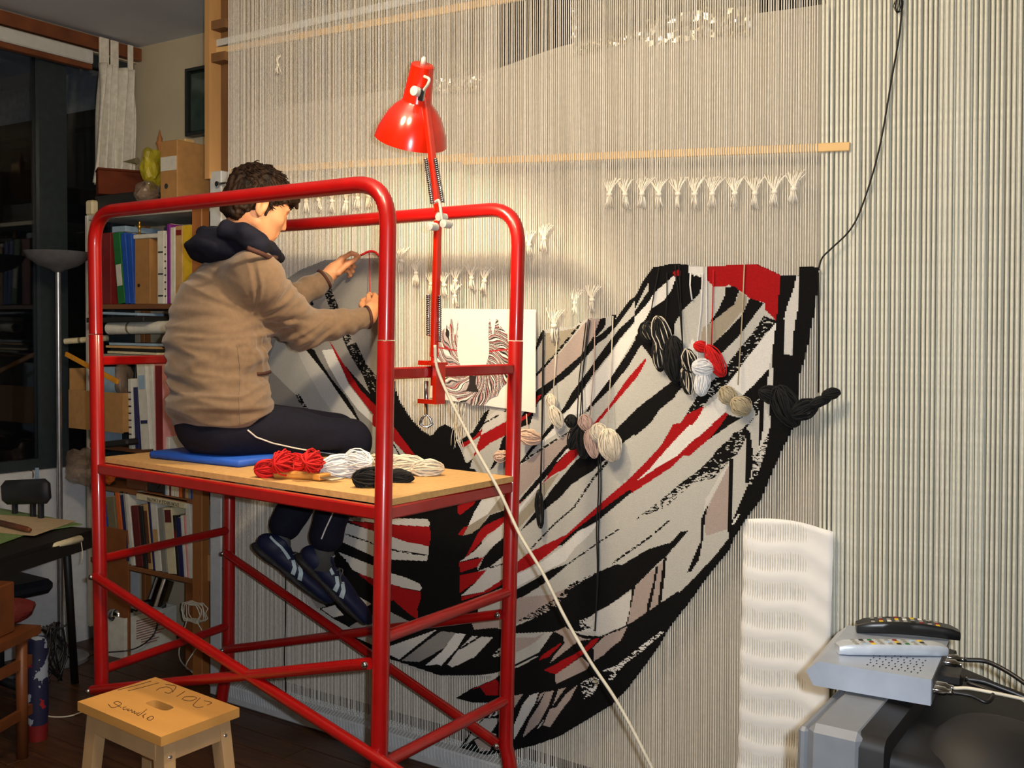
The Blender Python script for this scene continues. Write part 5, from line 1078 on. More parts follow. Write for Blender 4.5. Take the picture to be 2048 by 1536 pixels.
def vol(name, label, cat, px0, px1, py0, py1, shelf, dep, c, lean=0.0, front=0.0, spine=None, pages=True, group=None, h=None, edge=None):
    """upright book / folder: px0..px1 along the shelf at its foot, py0 its top; lean in degrees (tops to the left positive)"""
    z0 = LV[shelf] if isinstance(shelf, str) else shelf; xm = (py0+py1)/2
    x0, x1 = S(px0, py1)[0], S(px1, py1)[0]; hh = (S((px0+px1)/2, py0)[2]-z0) if h is None else h
    t = thing(name, label, cat, ((x0+x1)/2, YS+front+dep/2, z0), group); a = math.radians(lean); w = max(0.006, (x1-x0)*math.cos(a)); hh = hh/math.cos(a)
    up = V3((-math.sin(a), 0, math.cos(a))); sx = V3((math.cos(a), 0, math.sin(a)))
    base = V3(((x0+x1)/2, YS+front, z0+max(0, 0.5*w*abs(math.sin(a)))+0.0005)); c_ = base+up*hh/2
    MB().obox(c_+V3((0, dep/2, 0)), sx, (0, 1, 0), (w, dep, hh), bev=0.0015).build('cover', 'paint_'+c, t)
    if spine:
        for (f0, f1, sc_) in spine: MB().obox(base+up*hh*(f0+f1)/2+V3((0, -0.0008, 0)), sx, (0, 1, 0), (w*0.72, 0.0018, hh*(f1-f0))).build('spine_label', 'paint_'+sc_, t)
    if pages and w > 0.012: MB().obox(c_+up*0.001+V3((0, dep/2, 0)), sx, (0, 1, 0), (w*0.7, dep*0.9, hh+0.001)).build('pages', 'paint_cream', t)
    return t
# second row: binders
vol('ring_binder', 'dark red binder at the left end of the upper row', 'binder', 203, 222, 466, 606, 'a', 0.26, 'red', 0)
vol('ring_binder', 'green binder leaning beside the dark red one', 'binder', 236, 250, 466, 606, 'a', 0.26, 'green', 7, spine=((0.25, 0.55, 'white'),))
vol('ring_binder', 'bright blue binder leaning against the green one', 'binder', 251, 260, 466, 606, 'a', 0.26, 'blue', 6)
vol('ring_binder', 'bright blue binder next to the cardboard file', 'binder', 261, 269, 468, 606, 'a', 0.26, 'blue', 4)
mf = vol('magazine_file', 'brown cardboard magazine file standing on the upper shelf', 'file box', 270, 300, 478, 606, 'a', 0.24, 'card', 0, pages=False)
p = S(278, 571); MB().lathe(p+V3((0, -0.003, 0)), (0, 1, 0), [(0.0, 0), (0.008, 0.0), (0.008, 0.004)], 12).build('finger_hole', 'paint_black', mf)
tr_ = tag(MB().box((S(266, 474)[0], YS+0.0, S(290, 478)[2]+0.003), (S(316, 474)[0], YS+0.22, S(290, 468)[2]), bev=0.003).build('flat_box', 'paint_white', None, org=None), 'flat white box lying on top of the cardboard magazine file', 'box')
gt = thing('figurine', 'tiny gold figurine standing on the flat white box', 'figurine', tuple(S(279, 467, 0.05)))
q = S(279, 467, 0.05); q[2] = S(290, 468)[2]
MB().lathe(q, (0, 0, 1), [(0.0, 0), (0.014, 0.0), (0.012, 0.008), (0.004, 0.014), (0.004, 0.03), (0.009, 0.038), (0.007, 0.05), (0.003, 0.056), (0.007, 0.062), (0.0, 0.07)], 12).build('body', mat('gold', (200, 150, 40), 0.3, 0.8), gt, True)
vol('folder', 'white punched folder right of the cardboard file', 'folder', 315, 328, 462, 606, 'a', 0.25, 'white', 0, spine=((0.1, 0.12, 'black'), (0.4, 0.42, 'black'), (0.7, 0.72, 'black')))
vol('folder', 'slim white folder with a row of black punch holes', 'folder', 329, 333, 468, 606, 'a', 0.25, 'white', 0, spine=tuple((0.1*i, 0.1*i+0.02, 'black') for i in range(1, 9)))
vol('book', 'purple book on the upper shelf', 'book', 334, 340, 448, 606, 'a', 0.2, 'purple', 0)
vol('book', 'tall white book beside the purple one', 'book', 341, 350, 455, 606, 'a', 0.2, 'white', 0)
vol('magazine', 'pale magazine with a red masthead on the upper shelf', 'magazine', 351, 365, 452, 606, 'a', 0.2, 'tan', 0, spine=((0.88, 0.95, 'red'),))
vol('book', 'thick yellow book at the right end of the upper row', 'book', 366, 386, 450, 606, 'a', 0.2, 'yellow', 0)
tag(MB().box((S(205, 460)[0], YS+0.05, S(220, 462)[2]), (S(232, 460)[0], YS+0.25, S(220, 450)[2]), bev=0.002).build('flat_box', 'paint_lblue', None), 'pale blue flat box lying above the binders', 'box')
tag(MB().box((S(292, 462)[0], YS+0.10, S(310, 475)[2]), (S(334, 460)[0], YS+0.28, S(310, 448)[2]), bev=0.002).build('flat_box', 'paint_navy', None), 'dark blue box behind the white folders on the upper shelf', 'box')
# top of the shelf
zt = LV['top']
def cbox(name, label, cat, x0, x1, y0, y1, za, zb, m, bev=0.003): return tag(MB().box((x0, y0, za), (x1, y1, zb), bev=bev).build(name, m, None), label, cat)
mat('box_mahogany', (104, 48, 26), 0.75, vary=0.12, scale=12, spec=0.15); mat('carton', (178, 132, 78), 0.75, vary=0.06, scale=30); mat('carton_light', (196, 148, 88), 0.75)
xb0, xb1 = S(172, 355)[0], S(282, 360)[0]; wz0, wz1 = S(230, 384)[2], S(195, 334)[2]
wb = thing('wooden_box', 'reddish brown wooden box on top of the bookshelf', 'box', ((xb0+xb1)/2, YS+0.1, wz0))
wa = V3((0.5, 0.866, 0)); wn = V3((-0.866, 0.5, 0)); hb = wz1-wz0; c_ = S(196, 356)+wa*0.125+wn*0.06; c_[2] = (wz0+wz1)/2
MB().obox(c_-UP*0.005, wa, wn, (0.25, 0.12, hb-0.012), bev=0.004).build('body', 'box_mahogany', wb); MB().obox(c_+UP*(hb/2-0.006), wa, wn, (0.256, 0.126, 0.010), bev=0.003).build('lid', 'box_mahogany', wb)
blk = tag(MB().box((xb0+0.02, YS+0.03, zt), (xb1, YS+0.28, wz0-0.001), bev=0.004).build('dark_case', 'paint_black', None), 'flat black case under the wooden box', 'case')
x0, x1 = S(324, 350)[0], S(358, 350)[0]; cz = S(340, 282)[2]
mg = thing('magazine_file', 'large cardboard magazine file with a white label on the shelf top', 'file box', ((x0+x1)/2, YS+0.1, zt))
MB().box((x0, YS-0.01, zt), (x1, YS+0.27, cz), bev=0.003).build('body', 'carton', mg)
MB().box((x0+0.006, YS-0.012, S(340, 342)[2]), (x1-0.004, YS-0.0101, S(340, 314)[2])).build('label_patch', 'paint_white', mg)
MB().lathe((S(337, 373)[0], YS-0.0125, S(337, 373)[2]), (0, 1, 0), [(0.0, 0), (0.012, 0), (0.012, 0.003)], 14).build('finger_ring', 'steel', mg)
px_ = S(282, 300)[0]
pk = thing('card_box', 'small open cardboard box of wooden pegs behind the yellow cellophane', 'box', (px_+0.05, YS+0.17, zt))
MB().box((px_, YS+0.14, zt), (px_+0.12, YS+0.22, S(300, 303, 0.14)[2]), bev=0.002).build('body', 'carton_light', pk)
for i in range(5): MB().box((px_+0.004+i*0.023, YS+0.15, S(300, 303, 0.14)[2]), (px_+0.022+i*0.023, YS+0.20, S(300, 285+3*(i % 2), 0.14)[2]), bev=0.002).build('peg', 'stick_wood', pk)
q = S(320, 306, 0.12); fg = thing('figurine', 'small carved wooden figurine beside the large cardboard file', 'figurine', tuple(q)); q[2] = S(320, 306, 0.12)[2]
MB().lathe(q-UP*0.02, (0, 0, 1), [(0.0, 0), (0.012, 0.0), (0.008, 0.03), (0.013, 0.05), (0.018, 0.065), (0.010, 0.078), (0.012, 0.086), (0.006, 0.10), (0.003, 0.115), (0.0, 0.13)], 12).build('body', 'shelf_upright', fg, True)
# crumpled cellophane
cel = mat('cellophane_yellow', (176, 164, 40), 0.12, spec=0.9, alpha=0.85, vary=0.3, scale=8); cel2 = mat('cellophane', (150, 128, 110), 0.08, spec=1.0, alpha=0.55, vary=0.4, scale=9, coat=1.0)
def crumple(name, label, cat, c, rx, ry, rz, m, seed, amp=0.22, sub=3):
    import bmesh
    bm = bmesh.new(); bmesh.ops.create_icosphere(bm, subdivisions=sub, radius=1.0)
    for v in bm.verts:
        n = mnoise.noise(v.co*1.7+Vector((seed, 0, 0)))*amp*1.6+abs(mnoise.noise(v.co*4.1+Vector((0, seed, 0))))*amp; v.co = v.co*(1+n); v.co.x *= rx; v.co.y *= ry; v.co.z *= rz
    me = bpy.data.meshes.new(name); bm.to_mesh(me); bm.free(); me.materials.append(MATS[m]); o = bpy.data.objects.new(name, me); COL.objects.link(o); o.location = tuple(c); return tag(o, label, cat)
c = S(297, 335, -0.01); crumple('cellophane_bag', 'yellow cellophane bag between the wooden box and cardboard file', 'bag', c+V3((0, 0.02, 0)), 0.045, 0.05, 0.085, 'cellophane_yellow', 2.3)
MB().lathe(S(275, 322, -0.02), tuple(nrm(S(250, 323, -0.03)-S(275, 322, -0.02))), [(0.016, 0), (0.001, 0.085)], 8).build('paper_tip', 'paint_olive', bpy.data.objects['cellophane_bag'])
crumple('clear_bag', 'shiny crumpled clear plastic on the front edge of the shelf top', 'bag', S(294, 385, -0.02), 0.05, 0.05, 0.05, 'cellophane', 5.1)
tag(MB().box((S(170, 412)[0], YS+0.0, zt), (S(184, 412)[0], YS+0.08, S(177, 400)[2]), bev=0.008).build('card_stack', 'paint_cream', None), 'small cream pack at the left corner of the shelf top', 'box')
# third row: rolls and papers
def roll(label, a, b, r, c='cream'):
    a, b = V3(a), V3(b); d = nrm(b-a); L = np.linalg.norm(b-a); t = thing('paper_roll', label, 'paper roll', tuple((a+b)/2))
    g = MB(); g.lathe(a, tuple(d), [(r, 0), (r, L), (r*0.82, L), (r*0.82, 0)], 20, close=True); g.build('roll', 'paint_'+c, t, True, angle=40)
    if L > 0.2: MB().lathe(a+d*L*0.33, tuple(d), [(r*1.02, 0), (r*1.02, 0.012)], 20).build('band', 'paint_olive', t, True, angle=40)
roll('thick white paper roll lying on the middle shelf', S(219, 657, -0.02), S(345, 654, 0.03), 0.028, 'white')
roll('thin cream paper roll sticking out left of the bookshelf', S(130, 683, -0.04), S(215, 676, 0.06), 0.014, 'cream')
r_ = random.Random(11)
for i, (n_, c) in enumerate((('flat pile of grey papers at the bottom of the middle shelf', 'grey'), ('sheet of pale paper on the grey pile of the middle shelf', 'cream'), ('black folder lying among the papers of the middle shelf', 'black'), ('tan sheet on top of the papers of the middle shelf', 'tan'), ('pale blue folder under the thick paper roll', 'lblue'))):
    zz = LV['b']+0.001+0.013*i; g = MB(); g.obox((S(270, 690)[0]+r_.uniform(-.02, .02), YS+0.12+r_.uniform(-.02, .01), zz+0.006), (1, r_.uniform(-.12, .12), 0), (0, 1, 0), (0.40+r_.uniform(-.03, .03), 0.26, 0.011), bev=0.001); tag(g.build('paper_pile', 'paint_'+c, None), n_, 'paper')
tag(MB().obox(S(262, 628, 0.05), (1, 0.02, -0.02), (0, 1, 0), (0.36, 0.2, 0.012), bev=0.002).build('folder', 'paint_lblue', None), 'blue folder lying flat just under the upper shelf', 'folder')
tag(MB().obox(S(270, 640, 0.05), (1, 0.0, 0.02), (0, 1, 0), (0.42, 0.22, 0.022), bev=0.002).build('folder', 'paint_black', None), 'thick black folder lying above the paper roll', 'folder')
# fourth row: carton with ruler, folders
xa_, xb_ = S(160, 800)[0], S(268, 800)[0]; z0 = LV['c']
cb = thing('open_carton', 'open brown carton holding papers and a yellow ruler', 'carton', ((xa_+xb_)/2, YS+0.05, z0))
zc1 = S(230, 783)[2]; zc0 = max(z0, S(240, 862)[2])
for (lo_, hi_) in (((xa_, YS-0.06, zc0), (xb_, YS-0.055, zc1)), ((xa_, YS+0.2, zc0), (xb_, YS+0.205, zc1)), ((xb_-0.005, YS-0.055, zc0), (xb_, YS+0.2, zc1)), ((xa_, YS-0.055, zc0), (xa_+0.005, YS+0.2, S(160, 736)[2])), ((xa_, YS-0.055, zc0), (xb_, YS+0.2, zc0+0.004))):
    MB().box(lo_, hi_).build('panel', 'carton', cb)
tag(MB().obox((S(132, 708, -0.07)+S(236, 764, -0.07))/2, S(236, 764, -0.07)-S(132, 708, -0.07), (0, 1, 0), (np.linalg.norm(S(236, 764, -0.07)-S(132, 708, -0.07)), 0.012, 0.022), bev=0.002).build('folding_ruler', mat('ruler', (226, 150, 22), 0.5), None), 'yellow orange ruler slanting out of the open carton', 'ruler')
vol('booklet', 'pale blue booklet standing inside the open carton', 'booklet', 200, 235, 735, 860, 'c', 0.006, 'lblue', 2, front=0.02, pages=False)
crumple('plastic_sleeve', 'crumpled clear plastic sleeve standing in the open carton', 'sleeve', S(247, 760, 0.02), 0.028, 0.04, 0.09, 'cellophane', 7.7)
vol('folder', 'white punched folder beside the open carton', 'folder', 269, 276, 758, 866, 'c', 0.22, 'white', 1, spine=tuple((0.1*i, 0.1*i+0.02, 'black') for i in range(1, 9)), front=-0.03)
vol('folder', 'blue folder between two white punched ones', 'folder', 278, 286, 775, 866, 'c', 0.22, 'navy', 3, front=-0.02)
vol('folder', 'wide white plan folder with blue drawing on its cover', 'folder', 290, 308, 728, 866, 'c', 0.22, 'white', 5, spine=((0.7, 0.86, 'lblue'), (0.30, 0.34, 'navy')), front=-0.02)
vol('folder', 'slim white folder left of the pink striped one', 'folder', 310, 317, 728, 866, 'c', 0.22, 'white', 5, front=-0.01)
vol('folder', 'cream folder with a pink red stripe on its spine', 'folder', 322, 340, 728, 868, 'c', 0.22, 'pink', 1, spine=((0.02, 0.98, 'red'),), front=-0.03)
tag(MB().obox(S(255, 885, 0.02), (1, 0, 0.14), (0, 1, 0), (0.27, 0.2, 0.03), bev=0.008).build('document_bag', 'paint_black', None), 'glossy black document bag lying under the open carton', 'bag')
tag(MB().box((S(320, 885)[0], YS-0.02, LV['c']), (S(346, 885)[0], YS+0.1, S(330, 872)[2]), bev=0.003).build('flat_box', 'paint_white', None), 'little white box at the right of the black document bag', 'box')
# fifth row: small books
sm = [('black', 325, 330), ('lblue', 330, 334), ('white', 334, 338), ('dred', 338, 342), ('white', 342, 347), ('cream', 347, 352), ('white', 352, 357), ('orange', 357, 364), ('brown', 364, 370), ('tan', 370, 376), ('grey', 376, 381), ('blue', 381, 386)]
ORD2 = ['first', 'second', 'third', 'fourth', 'fifth', 'sixth', 'seventh', 'eighth', 'ninth', 'tenth', 'eleventh', 'twelfth']
for i, (c, a, b) in enumerate(sm): vol('small_book', f'small {c if c not in ("dred","lblue") else ("dark red" if c=="dred" else "pale blue")} paperback under the deck, {ORD2[i]} from the left', 'book', a, b-0.6, 950, 985, 'd', 0.14, c, 0, h=0.10, group='small paperbacks under the deck')
tag(MB().box((S(245, 960)[0], YS+0.02, LV['d']), (S(285, 960)[0], YS+0.2, LV['d']+0.10), bev=0.003).build('brown_box', 'paint_brown', None), 'dark brown box left of the small paperbacks', 'box')
rd = thing('radio', 'small black radio beside the brown box on the low shelf', 'radio', (S(303, 970)[0], YS+0.1, LV['d'])); x0, x1 = S(286, 960)[0], S(322, 960)[0]
MB().box((x0, YS+0.02, LV['d']), (x1, YS+0.16, LV['d']+0.095), bev=0.005).build('body', 'black_plastic', rd); MB().lathe(((x0+x1)/2, YS+0.021, LV['d']+0.05), (0, -1, 0), [(0.0, 0), (0.035, 0), (0.033, 0.004), (0.0, 0.005)], 18).build('speaker', 'paint_black', rd, True, angle=30)
tag(MB().box((S(410, 965)[0], YS+0.03, LV['d']), (S(426, 965)[0], YS+0.2, LV['d']+0.06), bev=0.003).build('flat_box', 'paint_blue', None), 'bright blue pack right of the shelf upright', 'box')
# bottom row of leaning books
LB = [('blue', 'shiny blue plastic folder', 206, 212, 1008, 'plastic'), ('olive', 'thick grey green folder', 216, 232, 995, ''), ('orange', 'orange book', 236, 244, 985, ''), ('grey', 'grey book with a purple edge', 246, 254, 983, ''), ('white', 'white book', 256, 263, 985, ''), ('dred', 'dark red book', 266, 280, 1012, ''), ('black', 'black book', 282, 289, 1012, ''), ('tan', 'tan book', 292, 300, 1008, ''), ('navy', 'navy book', 302, 306, 1000, ''), ('white', 'white book with a tan patch', 307, 319, 1003, ''), ('grey', 'grey speckled book', 321, 331, 1016, ''), ('cream', 'thick cream book', 333, 350, 1016, ''), ('black', 'black book with a red patch', 351, 357, 1030, ''), ('navy', 'navy blue book', 358, 366, 1035, ''), ('white', 'slim white book', 367, 372, 1030, ''), ('pink', 'thin pink book', 373, 377, 1030, ''), ('white', 'white book by the upright', 378, 387, 1005, '')]
sp = {9: ((0.35, 0.6, 'tan'),), 11: ((0.78, 0.97, 'dred'),), 12: ((0.5, 0.75, 'red'),), 7: ((0.1, 0.9, 'brown'),), 2: None, 3: ((0.05, 0.95, 'navy'),)}
WH = ['left of the orange one', 'second along', 'leaning left', 'right of the orange one', 'left of the dark red one', 'in the middle left', 'beside the dark red one', 'with a speckled spine', 'right of the tan one', 'leaning right of the navy one', 'left of the thick cream one', 'in the low row', 'right of the thick cream one', 'near the upright', 'beside the navy blue one', 'close to the upright', 'at the right end']
for i, (c, n_, a, b, t_, _) in enumerate(LB): vol('book', f'{n_} in the low row, {WH[i]}', 'book', a+8*(1-i/17), b+8*(1-i/17), t_+3, 1128+i, 'e', 0.2, c, 9-0.25*i, spine=sp.get(i), pages=c not in ('blue',))
a, b = S(272, 993, -0.01), S(369, 1012, -0.01); fb = thing('flat_book', 'white book lying flat on top of the leaning low row', 'book', tuple((a+b)/2+V3((0, 0.1, 0)))); dd = nrm(b-a); nn = nrm(np.cross(dd, (0, 1, 0)))
if nn[2] < 0: nn = -nn
MB().obox((a+b)/2+V3((0, 0.10, 0)), dd, (0, 1, 0), (np.linalg.norm(b-a), 0.2, 0.026), bev=0.002).build('cover', 'paint_cream', fb)
MB().obox((a+b)/2+V3((0, 0.11, 0))+nn*0.020, dd, (0, 1, 0), (np.linalg.norm(b-a)*1.03, 0.2, 0.008), bev=0.001).build('sheet', 'paint_grey', fb)
mtx = Matrix([[-dd[0], -nn[0], 0, (a+b)[0]/2+dd[0]*0.02], [-dd[1], -nn[1], -1, (a+b)[1]/2-0.0006], [-dd[2], -nn[2], 0, (a+b)[2]/2+dd[2]*0.02], [0, 0, 0, 1]])
textobj('lettering', "D'UN SIECLE A L'AUTRE", 0.021, 'paint_black', fb, (0, 0, 0), mtx=mtx)
ps = thing('poster_disc', 'white illustrated board behind the shelf upright, low', 'board', (S(410, 1050)[0], YS+0.10, LV['e'])); MB().box((S(384, 1050)[0], YS+0.10, LV['e']), (S(428, 1050)[0], YS+0.108, S(410, 998)[2])).build('board', 'paint_white', ps)
for (x, y, r, c) in ((388, 1052, 0.03, 'brown'), (414, 1090, 0.034, 'blue')): MB().lathe(S(x, y, 0.099), (0, -1, 0), [(0.0, 0), (r, 0), (r, 0.0008)], 20).build('printed_disc', 'paint_'+c, ps)
tag(MB().box((S(402, 1130)[0], YS+0.02, LV['e']), (S(428, 1130)[0], YS+0.09, S(415, 1113)[2]), bev=0.002).build('flat_box', 'paint_tan', None), 'tan box in front of the white illustrated board', 'box')
# brown plastic bags hanging left of the shelf
crumple('plastic_bag', 'crumpled brown translucent bag hanging left of the shelf', 'bag', S(165, 935, -0.06), 0.085, 0.06, 0.075, 'cellophane', 3.3, 0.3)
crumple('paper_bag', 'orange brown paper bag beside the translucent one', 'bag', S(214, 945, 0.0), 0.032, 0.04, 0.055, 'paint_orange', 9.1, 0.25)
pc = [atZ(x, y, 0.0) for x, y in ((128, 1296), (192, 1300))]
tag(MB().obox(V3((-4.16, 2.93, 0.30)), (1, 0.06, 0), (0, 1, 0), (0.20, 0.014, 0.60), bev=0.002).build('hardboard_sheet', mat('panel_brown', (136, 78, 34), 0.7, vary=0.15, scale=6), None), 'tall brown hardboard sheet standing at the foot of the bookshelf', 'hardboard')
# white box of lamps under the shelf
b0, b1, b2 = atZ(250, 1318, 0), atZ(352, 1287, 0), atZ(214, 1300, 0); zt2 = atY(250, 1237, b0[1])[2]
wbx = thing('white_carton', 'white printed cardboard box full of lamp parts under the shelf', 'carton', (*((b0+b1)/2)[:2], 0)); e1 = b1-b0; e2 = nrm((-1, -0.12, 0))*0.19
for (p, q) in ((b0, b0+e1), (b0+e2, b0+e1+e2), (b0, b0+e2), (b0+e1, b0+e1+e2)):
    MB().obox((p+q)/2+UP*zt2/2, q-p, UP, (np.linalg.norm(q-p), zt2, 0.005)).build('panel', 'paint_white', wbx)
MB().prism([b0+UP*0.002, b0+e1+UP*0.002, b0+e1+e2+UP*0.002, b0+e2+UP*0.002], (0, 0, 0.003)).build('bottom', 'paint_white', wbx)
d1 = nrm(e1); nn = nrm(np.cross(d1, UP)); 
for i in range(11):
    z = zt2*(0.86-0.062*i); L = (0.55 if i < 8 else 0.35)*np.linalg.norm(e1)*(1-0.12*((i*7) % 3)); st = 0.06 if i < 8 else 0.3*np.linalg.norm(e1)
    MB().obox(b0+d1*(st+L/2)+UP*z+nn*0.0031, d1, UP, (L, 0.005, 0.0006)).build('print_line', mat('print_brown', (150, 96, 84), 0.8), wbx)
mat('chrome', (210, 212, 216), 0.08, 1.0)
cy0 = b0+e1*0.80+e2*0.35+UP*(zt2+0.0)
ch = thing('chrome_lamp_head', 'chrome cylindrical lamp head sticking out of the white box', 'lamp part', tuple(cy0)); ax_ = nrm((0.05, 0.35, 0.9))
MB().lathe(cy0, tuple(ax_), [(0.048, 0), (0.048, 0.13), (0.044, 0.13), (0.044, 0.002)], 28, close=True).build('shade', 'chrome', ch, True, angle=40)
MB().tube([cy0+UP*0.02, cy0-d1*0.08+UP*0.02], 0.02, 10).build('socket', 'black_plastic', ch, True)
q = b0+e1*0.16+e2*0.5+UP*(zt2-0.005); ch = thing('chrome_lamp_head', 'round chrome lamp head lying in the left of the white box', 'lamp part', tuple(q))
MB().lathe(q-UP*0.02, (0.1, -0.1, 1), [(0.0, 0), (0.05, 0.005), (0.055, 0.03), (0.035, 0.055), (0.0, 0.062)], 24).build('shade', 'chrome', ch, True)
g = MB(); r_ = random.Random(4)
for i in range(6): g.tube(spline([q+d1*(0.05+0.03*i)+e2*r_.uniform(-.2, .2)+UP*r_.uniform(0, .02) for _ in range(4)], 5), 0.004, 6)
o = tag(g.build('lamp_flex', 'black_plastic', None, True, org=tuple(q+d1*0.1)), 'tangle of black flex inside the white box', 'cable', kind='stuff')
tag(MB().tube(spline([cy0+d1*0.05+UP*0.0, b0+e1*0.62+nn*0.008+UP*zt2*0.75, b0+e1*0.5+nn*0.012+UP*zt2*0.4, b0+e1*0.1+nn*0.02+UP*zt2*0.22, b0+e2*0.5-V3((0, 0.08, 0))+UP*0.03, V3((-4.2, 2.75, 0.006)), V3((-4.25, 2.6, 0.2))], 8), 0.0035, 6).build('black_cable', 'black_plastic', None, True), 'thin black cable draped over the front of the white box', 'cable')
# coil of white cable and brown panel behind the right upright
xx = S(372, 1240)[0]
tag(MB().box((S(352, 1240)[0], YS+0.05, 0.0), (S(425, 1240)[0], YS+0.062, S(390, 1155)[2]), bev=0.002).build('hardboard_sheet', 'panel_brown', None), 'brown hardboard sheet behind the right foot of the bookshelf', 'hardboard')
g = MB(); c = S(395, 1222, -0.02); r_ = random.Random(8)
for i in range(5): g.tube([c+V3((0.06*math.cos(t)*r_.uniform(.8, 1.2), -0.01*i, 0.045*math.sin(t)+0.01*math.sin(3*t))) for t in np.linspace(0, 2*math.pi, 20, endpoint=False)], 0.0028, 5, closed=True)
g.tube(spline([c+V3((0.03, -0.03, -0.03)), S(405, 1275, -0.03), S(372, 1330, -0.1), atZ(390, 1345, 0.006), atZ(430, 1378, 0.006)], 6), 0.0028, 5)
g.tube(spline([c+V3((-0.03, -0.03, -0.03)), S(358, 1310, -0.06), atZ(385, 1345, 0.006), atZ(410, 1362, 0.006), atZ(432, 1360, 0.006)], 6), 0.0028, 5)
tag(g.build('cable_coil', 'cord_white', None, True, org=tuple(c)), 'coil of white cable hanging at the right foot of the bookshelf', 'cable', kind='stuff')
# ------------------------------------------------------------------ floor lamp
lb = atZ(122, 1322, 0.0); fp = thing('floor_lamp', 'grey metal uplighter floor lamp by the dark window', 'floor lamp', tuple(lb))
mat('lamp_grey', (150, 152, 158), 0.4, 0.4); mat('lamp_pole', (176, 178, 184), 0.28, 0.9)
MB().lathe(lb, (0, 0, 1), [(0.0, 0), (0.118, 0.0), (0.12, 0.006), (0.12, 0.018), (0.112, 0.024), (0.02, 0.036), (0.0, 0.036)], 40).build('base', 'lamp_grey', fp, True, angle=40)
zl = onplane(97, 540, nrm((FW[0], FW[1], 0)), nrm((FW[0], FW[1], 0))@lb)[2]
MB().tube([lb+UP*0.03, lb+UP*zl], 0.0125, 16).build('pole', 'lamp_pole', fp, True, angle=40)
MB().lathe(lb+UP*zl, (0, 0, 1), [(0.018, -0.01), (0.03, 0.0), (0.085, 0.020), (0.125, 0.050), (0.142, 0.082), (0.138, 0.082), (0.12, 0.054), (0.08, 0.026), (0.0, 0.012)], 44).build('bowl', mat('bowl_grey', (104, 104, 108), 0.5, 0.2), fp, True, angle=60)
# ------------------------------------------------------------------ table with papers
ZT2 = 0.72; mat('table_black', (24, 22, 22), 0.5)
tA, tB = V3((-3.66, 2.47, ZT2)), V3((-3.465, 1.98, ZT2)); edge = nrm(tB-tA); side = nrm((-0.93, -0.37, 0)); tA2 = tA-edge*0.04
tb = thing('work_table', 'dark table at the left edge of the picture', 'table', tuple((tA+tB)/2-UP*ZT2))
tl = [tA2, tA2+edge*1.2, tA2+edge*1.2+side*0.62, tA2+side*0.62]
MB().prism([p-UP*0.001 for p in tl], (0, 0, -0.03)).build('tabletop', 'table_black', tb)
MB().obox((tA2+tA2+edge*1.2)/2-UP*0.045-np.cross(edge, UP)*-0.0, edge, UP, (1.2, 0.05, 0.02)).build('apron', 'table_black', tb)
for p0, p1 in ((tA+side*0.10+edge*0.02, atZ(150, 1366, 0.0)), (tA+side*0.5+edge*0.05, V3((-4.1, 2.3, 0))), (tA+edge*1.05+side*0.08, V3((-3.2, 1.5, 0))), (tA+edge*1.05+side*0.5, V3((-3.65, 1.3, 0)))):
    MB().tube([p0-UP*0.05, p1], 0.016, 10).build('leg', 'table_black', tb, True)
def onT(x, y, z=0.0): return atZ(x, y, ZT2+z)
gq = [onT(x, y, 0.003) for x, y in ((-60, 1110), (62, 1066), (165, 1050), (100, 1036), (0, 1018), (-80, 1030))]
tag(MB().prism(gq, (0, 0, 0.004)).build('green_folder', mat('folder_green', (120, 150, 92), 0.6, vary=0.06), None), 'pale green folder lying open on the dark table', 'folder')
gq = [onT(x, y, 0.0082) for x, y in ((-40, 1062), (68, 1072), (152, 1042), (95, 1036), (0, 1030), (-40, 1034))]
tag(MB().prism(gq, (0, 0, 0.0012)).build('note_sheet', mat('paper_tan', (198, 176, 142), 0.7, vary=0.05), None), 'sheet of tan paper on the green folder', 'paper')
a, b = onT(-12, 1042, 0.022), onT(60, 1060, 0.022)
tag(MB().tube([a, a+(b-a)*0.9, b], [0.012, 0.012, 0.008], 12, flat=(1, 0.9)).build('pencil_case', mat('leather_brown', (112, 58, 30), 0.5, vary=0.1), None, True, org=tuple(a)), 'slim brown case lying on the tan paper', 'case')
q = [onT(x, y, 0.0) for x, y in ((95, 1080), (150, 1066))]
ms = thing('white_handset', 'white plastic handset hanging on the table edge with thin cord', 'handset', tuple((q[0]+q[1])/2)); MB().obox((q[0]+q[1])/2+V3((0.03, 0, -0.02)), q[1]-q[0], UP, (0.17, 0.028, 0.035), bev=0.01).build('body', 'paint_cream', ms, True)
MB().tube(spline([q[1]+V3((0.04, 0, -0.03)), q[1]+V3((0.05, 0.0, -0.08)), q[1]+V3((0.04, 0, -0.12))], 6), 0.002, 5).build('cord', 'cord_white', ms, True)
# chair behind the table, postcard box
cbk = [atY(x, y, 2.46) for x, y in ((8, 985), (20, 985), (60, 983), (97, 982))]
ofc = thing('office_chair', 'black office chair behind the table, seen by its backrest', 'chair', (-4.1, 2.45, 0))
MB().obox((cbk[0]+cbk[3])/2, cbk[3]-cbk[0], UP, (np.linalg.norm(cbk[3]-cbk[0]), 0.105, 0.05), bev=0.022).build('backrest', mat('chair_black', (20, 24, 34), 0.6), ofc, True)
for x in (30, 66, 82): MB().obox(atY(x, 1018, 2.47), (0, 0, 1), (1, 0, 0), (0.16, 0.022, 0.02), bev=0.004).build('back_bar', 'chair_black', ofc)
MB().box((-4.22, 2.12, 0.44), (-3.86, 2.44, 0.50), bev=0.02).build('seat', 'chair_black', ofc); MB().tube([(-4.05, 2.3, 0.06), (-4.05, 2.3, 0.45)], 0.025, 12).build('column', 'chair_black', ofc, True)
